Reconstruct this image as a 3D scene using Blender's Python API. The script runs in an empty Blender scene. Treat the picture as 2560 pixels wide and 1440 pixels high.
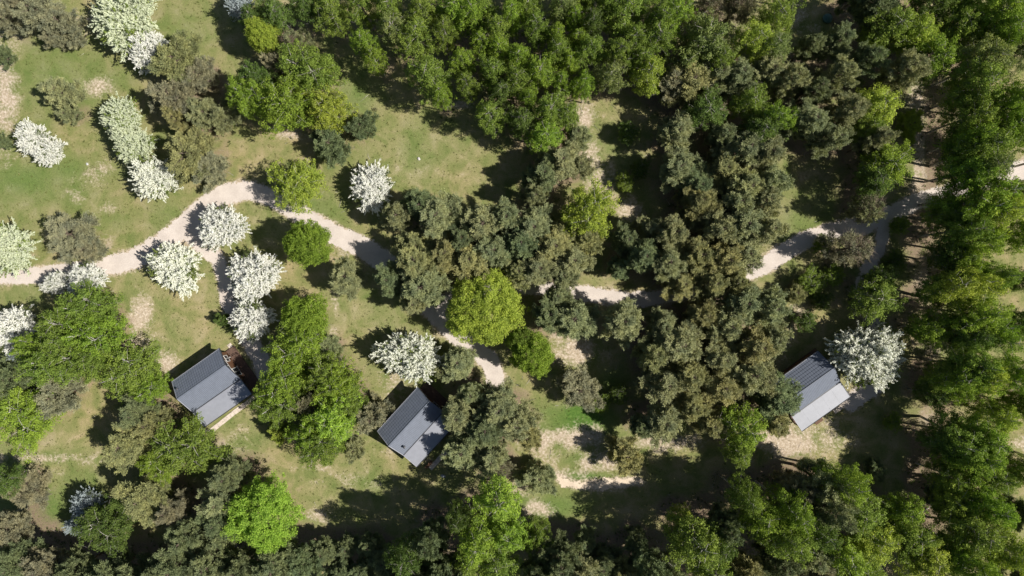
import bpy, math, random
import numpy as np
R = math.radians
scene = bpy.context.scene
C = scene.collection

# ------------------------------------------------------------------ camera, light, exposure
CAMH = 90.0
PPM = 20.0                                   # photo pixels per metre on the ground
cd = bpy.data.cameras.new("camera"); cam = bpy.data.objects.new("camera", cd); C.objects.link(cam)
cam.location = (0, 0, CAMH); cam.rotation_euler = (0, 0, 0)
cd.sensor_width = 36; cd.lens = 36 * CAMH / 128.0; cd.clip_end = 3000
scene.camera = cam
SUN_EL = R(49); sdx, sdy = 0.985, -0.17      # towards the sun, on the ground plane
sl = math.hypot(sdx, sdy); sdx /= sl; sdy /= sl
w = bpy.data.worlds.new("World"); scene.world = w; w.use_nodes = True
nt = w.node_tree; bg = nt.nodes["Background"]
sky = nt.nodes.new("ShaderNodeTexSky"); sky.sky_type = 'NISHITA'; sky.sun_disc = False
sky.sun_elevation = SUN_EL; sky.sun_rotation = math.atan2(sdx, sdy)
nt.links.new(sky.outputs[0], bg.inputs[0]); bg.inputs[1].default_value = 0.05
sd = bpy.data.lights.new("sun", 'SUN'); sd.energy = 5.0; sd.angle = R(0.5); sd.color = (1.0, 0.95, 0.87)
sun = bpy.data.objects.new("sun", sd); C.objects.link(sun)
import mathutils
sv = mathutils.Vector((sdx * math.cos(SUN_EL), sdy * math.cos(SUN_EL), math.sin(SUN_EL)))
sun.rotation_euler = sv.to_track_quat('Z', 'Y').to_euler(); sun.location = sv * 200
scene.view_settings.view_transform = 'Standard'; scene.view_settings.look = 'None'
scene.view_settings.exposure = 0.40; scene.view_settings.gamma = 1
scene.cycles.diffuse_bounces = 2

def W2(px, py, h=0.0):
    """ground-plan position (metres) of something seen at photo pixel px,py at height h"""
    k = (CAMH - h) / CAMH / PPM
    return (px - 1280) * k, (720 - py) * k

# ------------------------------------------------------------------ materials
def mat(name):
    m = bpy.data.materials.new(name); m.use_nodes = True
    return m, m.node_tree, m.node_tree.nodes["Principled BSDF"]
def N(t, typ, **kw):
    n = t.nodes.new(typ)
    for k, v in kw.items():
        if isinstance(k, str) and k.startswith('_'): n.inputs[int(k[1:])].default_value = v
        else: setattr(n, k, v)
    return n
def ramp(t, src, stops):
    r = t.nodes.new("ShaderNodeValToRGB"); e = r.color_ramp.elements
    while len(e) < len(stops): e.new(0.5)
    for i, (p, c) in enumerate(stops):
        e[i].position = p; e[i].color = (c[0], c[1], c[2], 1) if hasattr(c, '__len__') else (c, c, c, 1)
    t.links.new(src, r.inputs[0]); return r.outputs[0]
def mixc(t, f, a, b, mode='MIX'):
    m = t.nodes.new("ShaderNodeMix"); m.data_type = 'RGBA'; m.blend_type = mode
    for s, i in ((f, 0), (a, 6), (b, 7)):
        if isinstance(s, (int, float)): m.inputs[i].default_value = s
        elif isinstance(s, tuple): m.inputs[i].default_value = (s[0], s[1], s[2], 1)
        else: t.links.new(s, m.inputs[i])
    return m.outputs[2]
def mth(t, op, a, b=None, clamp=False):
    m = t.nodes.new("ShaderNodeMath"); m.operation = op; m.use_clamp = clamp
    for i, s in ((0, a), (1, b)):
        if s is None: continue
        if isinstance(s, (int, float)): m.inputs[i].default_value = s
        else: t.links.new(s, m.inputs[i])
    return m.outputs[0]
def noise(t, vec, scale, detail=3, rough=0.55, dist=0.0):
    n = t.nodes.new("ShaderNodeTexNoise"); n.inputs['Scale'].default_value = scale
    n.inputs['Detail'].default_value = detail; n.inputs['Roughness'].default_value = rough
    n.inputs['Distortion'].default_value = dist
    if vec is not None: t.links.new(vec, n.inputs['Vector'])
    return n.outputs[0]

def leaf_mat(name, transl=0.35, var=0.35, tt=(1.12, 1.2, 0.7), dark=(0.75, 0.8, 0.7), bright=(1.2, 1.15, 1.0), clump=0.9, rough=0.55):
    """colour comes from each tree's own object colour, varied per leaf and per branch"""
    m, t, p = mat(name)
    oi = N(t, "ShaderNodeObjectInfo"); geo = N(t, "ShaderNodeNewGeometry"); tc = N(t, "ShaderNodeTexCoord")
    v1 = ramp(t, geo.outputs['Random Per Island'], [(0, dark), (1, bright)])
    n1 = noise(t, tc.outputs['Object'], clump, 2)
    v2 = ramp(t, n1, [(0.35, (1 - var, 1 - var * 0.85, 1 - var * 0.7)), (0.65, (1 + var * .6, 1 + var * .5, 1 + var * 0.2))])
    c = mixc(t, 1.0, oi.outputs['Color'], v1, 'MULTIPLY'); c = mixc(t, 1.0, c, v2, 'MULTIPLY')
    t.links.new(c, p.inputs['Base Color']); p.inputs['Roughness'].default_value = rough
    p.inputs['Specular IOR Level'].default_value = 0.12
    tr = N(t, "ShaderNodeBsdfTranslucent")
    c2 = mixc(t, 1.0, c, tt, 'MULTIPLY'); t.links.new(c2, tr.inputs[0])
    ms = N(t, "ShaderNodeMixShader"); ms.inputs[0].default_value = transl
    t.links.new(p.outputs[0], ms.inputs[1]); t.links.new(tr.outputs[0], ms.inputs[2])
    t.links.new(ms.outputs[0], t.nodes['Material Output'].inputs[0])
    return m
M = {}
M['leaf'] = leaf_mat('birch_leaves', 0.34, 0.28)
M['leaf_o'] = leaf_mat('broad_leaves', 0.38, 0.22, clump=1.1)
M['needle'] = leaf_mat('pine_needles', 0.22, 0.30, dark=(0.7, 0.7, 0.7), bright=(1.3, 1.25, 1.15), clump=0.7)
M['petal'] = leaf_mat('blossom_petals', 0.30, 0.05, dark=(0.92, 0.94, 0.92), bright=(1.06, 1.06, 1.06), clump=1.0, rough=0.8, tt=(1.0, 1.0, 0.98))
M['shrub'] = leaf_mat('shrub_leaves', 0.3, 0.3)

def bark(name, a, b, sc=3.0, stretch=6.0):
    m, t, p = mat(name)
    tc = N(t, "ShaderNodeTexCoord"); mp = N(t, "ShaderNodeMapping"); t.links.new(tc.outputs['Object'], mp.inputs[0])
    mp.inputs['Scale'].default_value = (sc, sc, sc * stretch / 3)
    n = noise(t, mp.outputs[0], 2.0, 4, 0.65)
    t.links.new(ramp(t, n, [(0.38, a), (0.6, b)]), p.inputs['Base Color']); p.inputs['Roughness'].default_value = 0.85
    return m
M['birchbark'] = bark('birch_bark', (0.08, 0.07, 0.06), (0.62, 0.60, 0.55))
M['limbpale'] = bark('pale_birch_limbs', (0.20, 0.18, 0.15), (0.50, 0.48, 0.42))
M['pinebark'] = bark('pine_bark', (0.07, 0.055, 0.04), (0.20, 0.15, 0.11))
M['darkbark'] = bark('dark_bark', (0.04, 0.03, 0.025), (0.14, 0.11, 0.085))
M['deadwood'] = bark('weathered_dead_wood', (0.25, 0.22, 0.19), (0.50, 0.46, 0.42))

# ------------------------------------------------------------------ mesh helpers
def mesh_np(name, V, Q, mats, smooth=False, midx=None):
    me = bpy.data.meshes.new(name); V = np.asarray(V, dtype=np.float32); Q = np.asarray(Q, dtype=np.int32)
    nq, k = Q.shape
    me.vertices.add(len(V)); me.vertices.foreach_set('co', V.ravel())
    me.loops.add(nq * k); me.loops.foreach_set('vertex_index', Q.ravel())
    me.polygons.add(nq); me.polygons.foreach_set('loop_start', np.arange(0, nq * k, k, dtype=np.int32))
    if smooth: me.polygons.foreach_set('use_smooth', np.ones(nq, dtype=bool))
    for m_ in (mats if isinstance(mats, (list, tuple)) else [mats]): me.materials.append(m_)
    if midx is not None: me.polygons.foreach_set('material_index', np.asarray(midx, dtype=np.int32))
    me.update(calc_edges=True); return me

def unit(a): return a / np.maximum(np.linalg.norm(a, axis=-1, keepdims=True), 1e-6)
def cards(P, D, Nn, L, Wd, fold=0.0):
    D = unit(D); S = unit(np.cross(Nn, D)); L = np.asarray(L).reshape(-1, 1); Wd = np.asarray(Wd).reshape(-1, 1)
    a = P - D * L * .5; b = P + S * Wd * .5 + D * L * .08; c = P + D * L * .5; d = P - S * Wd * .5 + D * L * .08
    V = np.stack([a, b, c, d], 1).reshape(-1, 3); Q = np.arange(len(V)).reshape(-1, 4)
    return V, Q

class MB:
    """collects boxes, tubes and sheets into one mesh"""
    def __init__(s): s.v = []; s.f = []
    def add(s, V, F):
        o = len(s.v); s.v += [tuple(map(float, q)) for q in V]; s.f += [tuple(i + o for i in f) for f in F]
    def box(s, x0, x1, y0, y1, z0, z1):
        s.add([(x0, y0, z0), (x1, y0, z0), (x1, y1, z0), (x0, y1, z0), (x0, y0, z1), (x1, y0, z1), (x1, y1, z1), (x0, y1, z1)],
              [(0, 3, 2, 1), (4, 5, 6, 7), (0, 1, 5, 4), (1, 2, 6, 5), (2, 3, 7, 6), (3, 0, 4, 7)])
    def hexa(s, p):   # 8 points, bottom ring then top ring
        s.add(p, [(0, 3, 2, 1), (4, 5, 6, 7), (0, 1, 5, 4), (1, 2, 6, 5), (2, 3, 7, 6), (3, 0, 4, 7)])
    def tube(s, pts, rad, n=6, cap=True):
        pts = [np.array(p, float) for p in pts]; V = []; F = []
        for i, p in enumerate(pts):
            d = pts[min(i + 1, len(pts) - 1)] - pts[max(i - 1, 0)]; d = d / max(np.linalg.norm(d), 1e-6)
            u = np.cross(d, (0.31, 0.95, 0.05)) if abs(d[1]) < .9 else np.cross(d, (1, 0, 0)); u /= np.linalg.norm(u); v = np.cross(d, u)
            for k in range(n):
                a = 2 * math.pi * k / n; V.append(p + (u * math.cos(a) + v * math.sin(a)) * rad[i])
        for i in range(len(pts) - 1):
            for k in range(n):
                k2 = (k + 1) % n; F.append((i * n + k, i * n + k2, (i + 1) * n + k2, (i + 1) * n + k))
        if cap: F.append(tuple(range(n))[::-1]); F.append(tuple((len(pts) - 1) * n + k for k in range(n)))
        s.add(V, F)
    def mesh(s, name, m, smooth=False):
        me = bpy.data.meshes.new(name); me.from_pydata(s.v, [], s.f)
        for q in (m if isinstance(m, (list, tuple)) else [m]): me.materials.append(q)
        if smooth:
            for p in me.polygons: p.use_smooth = True
        me.update(); return me
    def build(s, name, m, parent=None, smooth=False):
        o = bpy.data.objects.new(name, s.mesh(name, m, smooth)); C.objects.link(o)
        if parent is not None: o.parent = parent
        return o
def tag(o, label=None, cat=None, group=None, kind=None):
    if label: o['label'] = label
    if cat: o['category'] = cat
    if group: o['group'] = group
    if kind: o['kind'] = kind
    return o
def empty(name, loc, rz=0.0):
    o = bpy.data.objects.new(name, None); C.objects.link(o); o.location = loc; o.rotation_euler = (0, 0, rz)
    o.empty_display_size = 0.3; return o

# ------------------------------------------------------------------ tree prototypes (mesh data)
def rdir(rng, n):
    v = rng.normal(size=(n, 3)); return unit(v)

def clump_cards(rng, cen, sig, n, L, Wd, up=0.5, droop=0.0):
    """cen (k,3) clump centres, sig (k,3) spreads; n cards each"""
    k = len(cen); off = rng.normal(size=(k, n, 3)); off = unit(off) * (rng.random((k, n, 1)) ** 0.45)
    P = cen[:, None, :] + off * sig[:, None, :] * 1.5
    out = unit(off + rng.normal(size=off.shape) * 0.7)
    D = unit(out + np.array([0, 0, -droop]) + rng.normal(size=off.shape) * 0.3)
    Nn = unit(rng.normal(size=off.shape) * 0.75 + np.array([0, 0, up]) + off * 0.5)
    s = (0.65 + 0.7 * rng.random((k * n)))
    return cards(P.reshape(-1, 3), D.reshape(-1, 3), Nn.reshape(-1, 3), L * s, Wd * s)

def proto_birch(seed, R0=2.6, H=12.5, zb=3.6, limbs=34, dens=1.0, multi=1):
    rng = np.random.default_rng(seed); tr = MB(); br = MB(); cen = []; sig = []
    lob = rng.random(3) * 6.28
    for st in range(multi):
        lean = rng.normal(size=2) * (0.035 if multi == 1 else 0.10)
        if multi > 1: lean += np.array([math.cos(st * 6.28 / multi), math.sin(st * 6.28 / multi)]) * 0.07
        def ax(z): return np.array([lean[0] * z + 0.12 * math.sin(z * .5 + seed), lean[1] * z + 0.12 * math.cos(z * .43 + seed), z])
        zs = np.linspace(0, H * 0.97, 9)
        tr.tube([ax(z) for z in zs], [0.15 * (1 - z / H) ** 0.8 + 0.018 for z in zs], 7)
        nl = int(limbs / multi) + 4
        for i in range(nl):
            t = (i + rng.random()) / nl; z0 = zb + (H * 0.93 - zb) * t ** 0.9 - 0.4
            az = i * 2.4 + rng.normal() * 0.4 + st
            prof = math.sin(math.pi * (0.24 + 0.70 * t)) ** 0.75
            Lb = R0 * prof * (0.72 + 0.42 * rng.random()) * (1 + 0.13 * math.sin(3 * az + lob[0]) + 0.1 * math.sin(2 * az + lob[1]))
            d = np.array([math.cos(az), math.sin(az), 0]); p0 = ax(z0)
            rise = 0.55 + 0.5 * t
            pts = [p0 + d * Lb * s + np.array([0, 0, Lb * rise * (s - 0.45 * s * s)]) for s in (0, .3, .6, .85, 1.0)]
            br.tube(pts, [0.05, 0.035, 0.022, 0.012, 0.006], 4, False)
            ncl = max(3, int(Lb * 3.6 * dens))
            for j in range(ncl):
                s = 0.28 + 0.76 * (j + rng.random()) / ncl
                q = p0 + d * Lb * s + np.array([0, 0, Lb * rise * (s - 0.45 * s * s)])
                side = np.array([-d[1], d[0], 0]) * rng.normal() * (0.2 + 0.42 * s)
                q = q + side + np.array([0, 0, rng.normal() * 0.18 - 0.15])
                if rng.random() < 0.35: br.tube([q - side * 0.9 + np.array([0, 0, .1]), q + np.array([0, 0, .05])], [0.012, 0.004], 3, False)
                cen.append(q); g = 0.17 + 0.10 * rng.random(); sig.append((g * 1.25, g * 1.25, g * (1.1 + 0.9 * rng.random())))
        cen.append(ax(H)); sig.append((.16, .16, .3)); cen.append(ax(H * .96)); sig.append((.22, .22, .3))
    V, Q = clump_cards(rng, np.array(cen), np.array(sig), 66, 0.155, 0.105, up=0.5, droop=0.9)
    return dict(trunk=tr.mesh('birch_trunk', M['birchbark'], True), branches=br.mesh('birch_branches', M['limbpale'], True),
                crown=mesh_np('birch_crown', V, Q, M['leaf']), R=R0, H=H, hc=0.64, kind='birch')

def proto_pine(seed, R0=2.6, H=9.5, zb=2.6, sparse=1.0, flat=0.0):
    rng = np.random.default_rng(seed); tr = MB(); br = MB(); P = []; D = []; Nn = []; L = []; Wd = []
    lean = rng.normal(size=2) * 0.03
    def ax(z): return np.array([lean[0] * z + 0.1 * math.sin(z * .6 + seed), lean[1] * z + 0.1 * math.cos(z * .5), z])
    zs = np.linspace(0, H * 0.97, 8)
    tr.tube([ax(z) for z in zs], [0.17 * (1 - z / H) ** 0.8 + 0.02 for z in zs], 7)
    nw = int((H - zb) / 0.50); ph = rng.random() * 6
    for wi in range(nw):
        t = (wi + 0.5) / nw; z0 = zb + (H * 0.95 - zb) * t
        prof = (1 - t) ** 0.55 * min(1, 0.72 + t * 1.2) + 0.07
        nb = 5 if t < .75 else 4
        for b in range(nb):
            if rng.random() < 0.17 * sparse: continue
            az = wi * 1.1 + b * 6.283 / nb + rng.normal() * 0.25
            Lb = R0 * prof * (0.48 + 0.68 * rng.random()) * (1 + 0.14 * math.sin(2 * az + ph))
            d = np.array([math.cos(az), math.sin(az), 0]); sd_ = np.array([-d[1], d[0], 0]); p0 = ax(z0 + rng.normal() * .12)
            rise = 0.22 + 0.75 * t + rng.normal() * 0.1; bend = rng.normal() * 0.25
            def at(s): return p0 + d * Lb * s + sd_ * Lb * bend * s * s * 0.6 + np.array([0, 0, Lb * (rise * s * s * 0.8 + 0.05 * s)])
            br.tube([at(s) for s in (0, .35, .7, 1)], [0.045 * (1 - .5 * t), 0.03, 0.018, 0.007], 4, False)
            nt_ = max(3, int(Lb * 5.0 / sparse))
            for j in range(nt_):
                s = 0.30 + 0.70 * (j + rng.random() * .6) / nt_
                for sgn in (-1, 1, 0, -1, 1):
                    if sgn == 0 and s < 0.55: continue
                    tl = (0.15 + 0.60 * rng.random()) * (0.65 + 0.6 * (1 - s)) * min(1.2, Lb / 1.6 + .25) if sgn else 0.12
                    td = unit(d * (0.45 + .6 * rng.random()) + sd_ * sgn * (0.5 + .7 * rng.random()) + np.array([0, 0, 0.15 + 0.35 * rng.random()]) + rng.normal(size=3) * 0.22)
                    q0 = at(s); ntf = 2 if tl > 0.28 else 1
                    if tl > .3 and rng.random() < .5: br.tube([q0, q0 + td * tl], [0.012, 0.005], 3, False)
                    for k in range(ntf):
                        q = q0 + td * tl * (1 - 0.48 * k)
                        m_ = 15
                        dd = unit(td * 1.05 + rdir(rng, m_) * 0.80 + np.array([0, 0, .30]))
                        P.append(q + dd * 0.10 + rng.normal(size=(m_, 3)) * 0.085); D.append(dd); Nn.append(rdir(rng, m_) + np.array([0, 0, 1.0]))
                        L.append(0.15 + 0.14 * rng.random(m_)); Wd.append(0.042 + 0.028 * rng.random(m_))
    V, Q = cards(np.concatenate(P), np.concatenate(D), np.concatenate(Nn), np.concatenate(L), np.concatenate(Wd))
    return dict(trunk=tr.mesh('pine_trunk', M['pinebark'], True), branches=br.mesh('pine_branches', M['pinebark'], True),
                crown=mesh_np('pine_crown', V, Q, M['needle']), R=R0, H=H, hc=0.52, kind='pine')

def proto_round(seed, R0=3.2, H=7.0, zb=1.3, ncl=520, csz=0.26, per=60, lc=0.135, lobes=0.14):
    rng = np.random.default_rng(seed); tr = MB(); br = MB()
    tr.tube([(0, 0, 0), (0.03, 0, zb), (0, .05, H * .5), (0.05, 0, H * .8)], [0.2, .17, .1, .03], 8)
    u = rdir(rng, ncl); u[:, 2] = np.where(u[:, 2] < -0.35, -u[:, 2], u[:, 2])
    az = np.arctan2(u[:, 1], u[:, 0]); ph = rng.random(4) * 6.28
    mod = 1 + lobes * np.sin(3 * az + ph[0] + 2 * u[:, 2]) + lobes * .7 * np.sin(5 * az + ph[1]) + lobes * .6 * np.sin(7 * az + 4 * u[:, 2] + ph[2])
    rr = (0.55 + 0.45 * rng.random(ncl) ** 0.5) * mod * (1 + rng.normal(size=ncl) * .05)
    zc = zb + (H - zb) * 0.42
    cen = u * rr[:, None] * np.array([R0, R0, (H - zb) * 0.56]) * 0.95; cen[:, 2] += zc; cen[:, 2] = np.maximum(cen[:, 2], zb * .6)
    for i in range(26):
        c = cen[rng.integers(ncl)]; z0 = zb + (c[2] - zb) * 0.35 + .1
        br.tube([(0, 0, z0), c * np.array([.45, .45, 0]) + np.array([0, 0, z0 + (c[2] - z0) * .6]), c], [0.07, 0.04, 0.01], 4, False)
    sg = (csz * (0.7 + 0.6 * rng.random(ncl)))[:, None] * np.array([1, 1, .8])
    V, Q = clump_cards(rng, cen, sg, per, lc, lc * .72, up=0.8, droop=0.1)
    return dict(trunk=tr.mesh('broadleaf_trunk', M['darkbark'], True), branches=br.mesh('broadleaf_branches', M['darkbark'], True),
                crown=mesh_np('broadleaf_crown', V, Q, M['leaf_o']), R=R0, H=H, hc=0.48, kind='round')

def proto_blossom(seed, R0=3.0, H=4.8, zb=0.7, shoots=540, ex=1.0, green=0.30):
    rng = np.random.default_rng(seed); tr = MB(); br = MB()
    tr.tube([(0, 0, 0), (0, 0.03, zb), (0.05, 0, H * .55)], [0.16, .13, .05], 8)
    ph = rng.random(4) * 6.28; PV = []; PD = []; GV = []; GD = []
    for i in range(shoots):
        u = rdir(rng, 1)[0]
        if u[2] < -0.15: u[2] = -u[2]
        az = math.atan2(u[1], u[0]); mod = 1 + .13 * math.sin(2 * az + ph[0]) + .11 * math.sin(3 * az + ph[1]) + .07 * math.sin(6 * az + 3 * u[2] + ph[2])
        b = u * np.array([R0 * ex, R0 / ex, (H - zb) * 0.62]) * mod * (0.42 + 0.42 * rng.random()) + np.array([0, 0, zb + (H - zb) * .30])
        ln = (0.45 + 0.80 * rng.random()) * (R0 / 3.0) ** .5
        d = unit(u + np.array([0, 0, 0.30]) + rng.normal(size=3) * 0.35)
        if i % 6 == 0: br.tube([(0, 0, zb * .8 + .2 * b[2]), b * np.array([.5, .5, .6]) + np.array([0, 0, .1]), b, b + d * ln * .8], [0.05, .03, .015, .004], 4, False)
        n = 64
        s = rng.random(n) ** 0.8; cur = rng.normal(size=3) * 0.12
        pts = b + d * (ln * s)[:, None] + cur * (s ** 2)[:, None] + rng.normal(size=(n, 3)) * (0.052 * (1.25 - s * .8))[:, None]
        bare = (math.sin(2.3 * az + ph[3]) * math.cos(3.1 * u[2] + ph[0]) > 0.72) or rng.random() < .05
        if bare:
            GV.append(pts[::2] + rng.normal(size=pts[::2].shape) * .05); GD.append(rdir(rng, len(pts[::2]))); continue
        PV.append(pts); PD.append(unit(d * .6 + rdir(rng, n)))
        # side twigs
        for k in range(3):
            sb = 0.25 + 0.6 * rng.random(); sdn = unit(d + rdir(rng, 1)[0] * 1.1); l2 = ln * (0.25 + .25 * rng.random()); n2 = 12; s2 = rng.random(n2)
            PV.append(b + d * ln * sb + sdn * (l2 * s2)[:, None] + rng.normal(size=(n2, 3)) * 0.04); PD.append(unit(sdn * .6 + rdir(rng, n2)))
        ng = int(20 * green) + 3; sgp = rng.random(ng)
        GV.append(b + d * (ln * (sgp * .9 - .3))[:, None] + rng.normal(size=(ng, 3)) * 0.15); GD.append(rdir(rng, ng))
    ui = rdir(rng, 9000); ui[:, 2] = np.abs(ui[:, 2]); azi = np.arctan2(ui[:, 1], ui[:, 0])
    mi = (1 + .13 * np.sin(2 * azi + ph[0]) + .11 * np.sin(3 * azi + ph[1])) * (0.62 + .22 * rng.random(9000))
    PV.append(ui * mi[:, None] * np.array([R0 * ex, R0 / ex, (H - zb) * .66]) + np.array([0, 0, zb + (H - zb) * .32])); PD.append(rdir(rng, 9000))
    P = np.concatenate(PV); D = np.concatenate(PD); n = len(P)
    V, Q = cards(P, D, rdir(rng, n) + np.array([.2, 0, 1.2]), 0.105 + 0.045 * rng.random(n), 0.066 + 0.03 * rng.random(n))
    P = np.concatenate(GV); D = np.concatenate(GD); n = len(P)
    V2, Q2 = cards(P, D, rdir(rng, n) + np.array([0, 0, .6]), 0.15 + 0.06 * rng.random(n), 0.09 + 0.03 * rng.random(n))
    return dict(trunk=tr.mesh('blossom_trunk', M['darkbark'], True), branches=br.mesh('blossom_branches', M['darkbark'], True),
                foliage=mesh_np('blossom_leaves', V2, Q2, M['leaf_o']), blossom=mesh_np('blossom_flowers', V, Q, M['petal']), R=R0, H=H, hc=0.42, kind='blossom')

def proto_bare(seed, R0=2.4, H=6.5):
    """thin-crowned pine: many bare brown twigs, few needles"""
    p = proto_pine(seed, R0, H, 1.5, sparse=1.9); rng = np.random.default_rng(seed + 7); tw = MB()
    for i in range(150):
        z = 1.6 + (H - 2) * rng.random(); a = rng.random() * 6.283; l = R0 * (0.5 + .5 * rng.random()) * (1 - (z / H) ** 2 * .6)
        d = np.array([math.cos(a), math.sin(a), .25 + .3 * rng.random()]); s = rng.random() * .4
        b = np.array([0, 0, z]); q = b + d * l + rng.normal(size=3) * .12
        tw.tube([b + d * l * s, b + d * l * .7 + rng.normal(size=3) * .08, q], [.018, .012, .005], 3, False)
        for k in range(3): tw.tube([b + d * l * .8, q + rng.normal(size=3) * .35], [.009, .004], 3, False)
    tw.mesh('x', M['pinebark'])
    p['twigs'] = tw.mesh('bare_twigs', M['limbtan'], True); p['kind'] = 'bare'; return p
M['limbtan'] = bark('dry_twigs', (0.13, 0.09, 0.06), (0.30, 0.24, 0.18))

PT = [proto_birch(111, 2.7, 12.0, 3.9, 40), proto_birch(112, 2.6, 12.0, 4.2, 40), proto_birch(113, 2.6, 12.0, 3.8, 44, 1.0, 2), proto_birch(114, 2.5, 12.0, 4.3, 40)]
PB = [proto_birch(11), proto_birch(12, 2.7, 13.0, 4.2), proto_birch(13, 2.4, 12.0, 3.4), proto_birch(14, 2.6, 13.5, 5.0), proto_birch(15, 2.5, 12.5, 3.8)]
PBM = [proto_birch(21, 3.0, 9.0, 1.6, 46, 1.0, 2), proto_birch(22, 3.1, 9.0, 1.6, 50, 1.0, 3), proto_birch(23, 3.0, 8.5, 1.4, 46, 1.0, 2)]
PP = [proto_pine(31), proto_pine(32, 2.5, 9.0, 2.2), proto_pine(33, 2.7, 10.0, 3.2), proto_pine(34, 2.6, 9.5, 2.4), proto_pine(35, 2.4, 9.5, 2.8)]
PQ = [proto_pine(41, 2.8, 5.6, 0.7), proto_pine(42, 2.8, 5.8, 0.6), proto_pine(43, 2.7, 5.4, 0.8)]      # low, bushy, open grown
PO = [proto_round(51, 3.0, 6.5, 1.2, 620, lobes=.05), proto_round(52, 3.0, 6.8, 1.3, 620, lobes=.08)]
PG = [proto_round(61, 4.6, 9.0, 1.8, 1100, csz=.27, per=60, lc=.14, lobes=.05), proto_round(62, 4.8, 9.5, 1.8, 900, csz=.30, per=62, lc=.155, lobes=.10)]
PW = [proto_blossom(71), proto_blossom(72, green=.4), proto_blossom(73, ex=1.15, green=.7), proto_blossom(74, green=.5)]
PBARE = [proto_bare(81), proto_bare(82)]
PROTO = dict(s=PBM, B=PB, b=PBM, P=PP, Q=PQ, O=PO, G=PG, W=PW, D=PBARE)
NAMES = dict(s='sapling', B='birch_tree', b='birch_tree', P='pine_tree', Q='pine_tree', O='broadleaf_tree', G='broadleaf_tree', W='blossoming_tree', D='pine_tree')
CAT = dict(s='sapling', B='birch', b='birch', P='pine', Q='pine', O='broadleaf tree', G='broadleaf tree', W='blossoming tree', D='pine')
GROUP = dict(s='low saplings in the undergrowth', B='birches with fresh green leaves', b='birches with fresh green leaves', P='pines of the mixed wood', Q='pines of the mixed wood', D='pines of the mixed wood',
             O='broadleaf trees in fresh leaf', G='broadleaf trees in fresh leaf', W='white blossoming trees on the lawns')
# tints: colour of the leaves (dark olive on the bottom pines also holds painted shade), word used for it
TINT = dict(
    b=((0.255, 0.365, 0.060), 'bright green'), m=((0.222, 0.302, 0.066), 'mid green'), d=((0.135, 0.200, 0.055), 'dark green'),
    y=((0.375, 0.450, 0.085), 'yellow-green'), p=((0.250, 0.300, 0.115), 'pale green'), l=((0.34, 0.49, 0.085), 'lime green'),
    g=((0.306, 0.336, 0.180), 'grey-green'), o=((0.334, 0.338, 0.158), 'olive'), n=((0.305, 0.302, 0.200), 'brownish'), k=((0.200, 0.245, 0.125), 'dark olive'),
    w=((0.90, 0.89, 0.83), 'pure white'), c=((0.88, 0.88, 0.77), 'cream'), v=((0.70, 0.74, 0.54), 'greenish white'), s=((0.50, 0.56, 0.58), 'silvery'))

# trees: (type, px, py of the crown in the photo, crown radius px, height m, tint[, label])
T = []
def add(s):
    for line in s.strip().splitlines():
        line = line.strip()
        if not line: continue
        a, _, lab = line.partition('|')
        f = a.split(); T.append([f[0], float(f[1]), float(f[2]), float(f[3]), float(f[4]), f[5], lab.strip() or None])
add("""
Q 14 45 44 6 n | brownish pine cut by the left edge at the top left corner
Q 105 30 50 6.5 n | larger brownish pine in the top left corner, left of a smaller pine touching it
Q 158 62 42 5.5 n | smaller brownish pine below right of the large top left corner pine
Q 66 5 30 5 n | small brownish pine cut by the top edge near the top left corner
Q 4 142 24 4 k | small dark pine cut by the left edge below the corner pines
Q 140 92 26 4 n
W 320 48 76 6.5 v | tall yellowish blossoming tree at the top left, cut by the top edge
W 372 126 56 4.6 w | greyish white blossoming tree below the tall yellowish one at top left
Q 455 155 60 6.5 o | olive pine right of the greyish white blossoming tree
Q 505 190 38 5 n
Q 440 245 55 6.5 n | brownish pine directly below the olive pine in the upper left pine row
Q 533 292 48 6.5 g | grey-green pine standing right in the upper left pine row
Q 455 305 36 6 o
Q 478 385 66 6.5 o | large olive pine touching the white blossoming tree above the path bend
Q 530 425 40 4.5 n
Q 165 235 44 5 g | lone grey-green pine on the left lawn
Q 178 286 24 3.5 g | small grey-green pine at the foot of the lone left lawn pine
W 312 300 54 5.5 v | greenish blossoming tree on the left lawn, upper of a touching pair
W 340 362 48 5.2 v | greenish blossoming tree on the left lawn, lower of a touching pair
W 90 350 42 4.2 w | small white blossoming tree alone on the far left lawn
W 128 384 36 3.6 w | low white bush grown into the lone white tree on far left lawn
W 395 450 62 5.2 c | white blossoming tree just above the path bend on the left
Q 2 350 20 3.5 k | small dark pine cut by left edge beside the far left white tree
W 608 18 34 5.5 s | silvery blossoming tree in shade at the top edge
O 665 95 42 8 y | small vivid yellow-green round tree near the silvery blossoming tree
B 690 30 46 9 d
B 640 52 34 8 d
B 752 20 40 9.5 d
B 830 38 46 10 m | birch with visible pale trunk leaning out at the top edge, left of the top wood
D 738 112 40 6.5 g | thin grey pine beside the vivid yellow-green round tree
b 780 168 64 9.5 m | broad birch with pale limbs left of the big clearing shadow
Q 700 170 38 6 n
B 640 200 42 9 d
b 622 248 50 9 b
b 700 270 64 10 b | large bright birch at the top of the pine and birch group above the path
b 830 275 50 8.5 y | yellow-green birch between bright birch and the two dark pines in clearing
Q 830 368 46 5 k | dark pine below the yellow-green birch at clearing edge
Q 908 318 36 5 k | smaller dark pine right of the yellow-green birch at clearing edge
b 735 448 60 7.5 y | lone yellow-green birch with white limbs overhanging the path bend
W 930 468 58 4.8 w | lone white blossoming tree in the middle of the grassy clearing
""")
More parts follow.
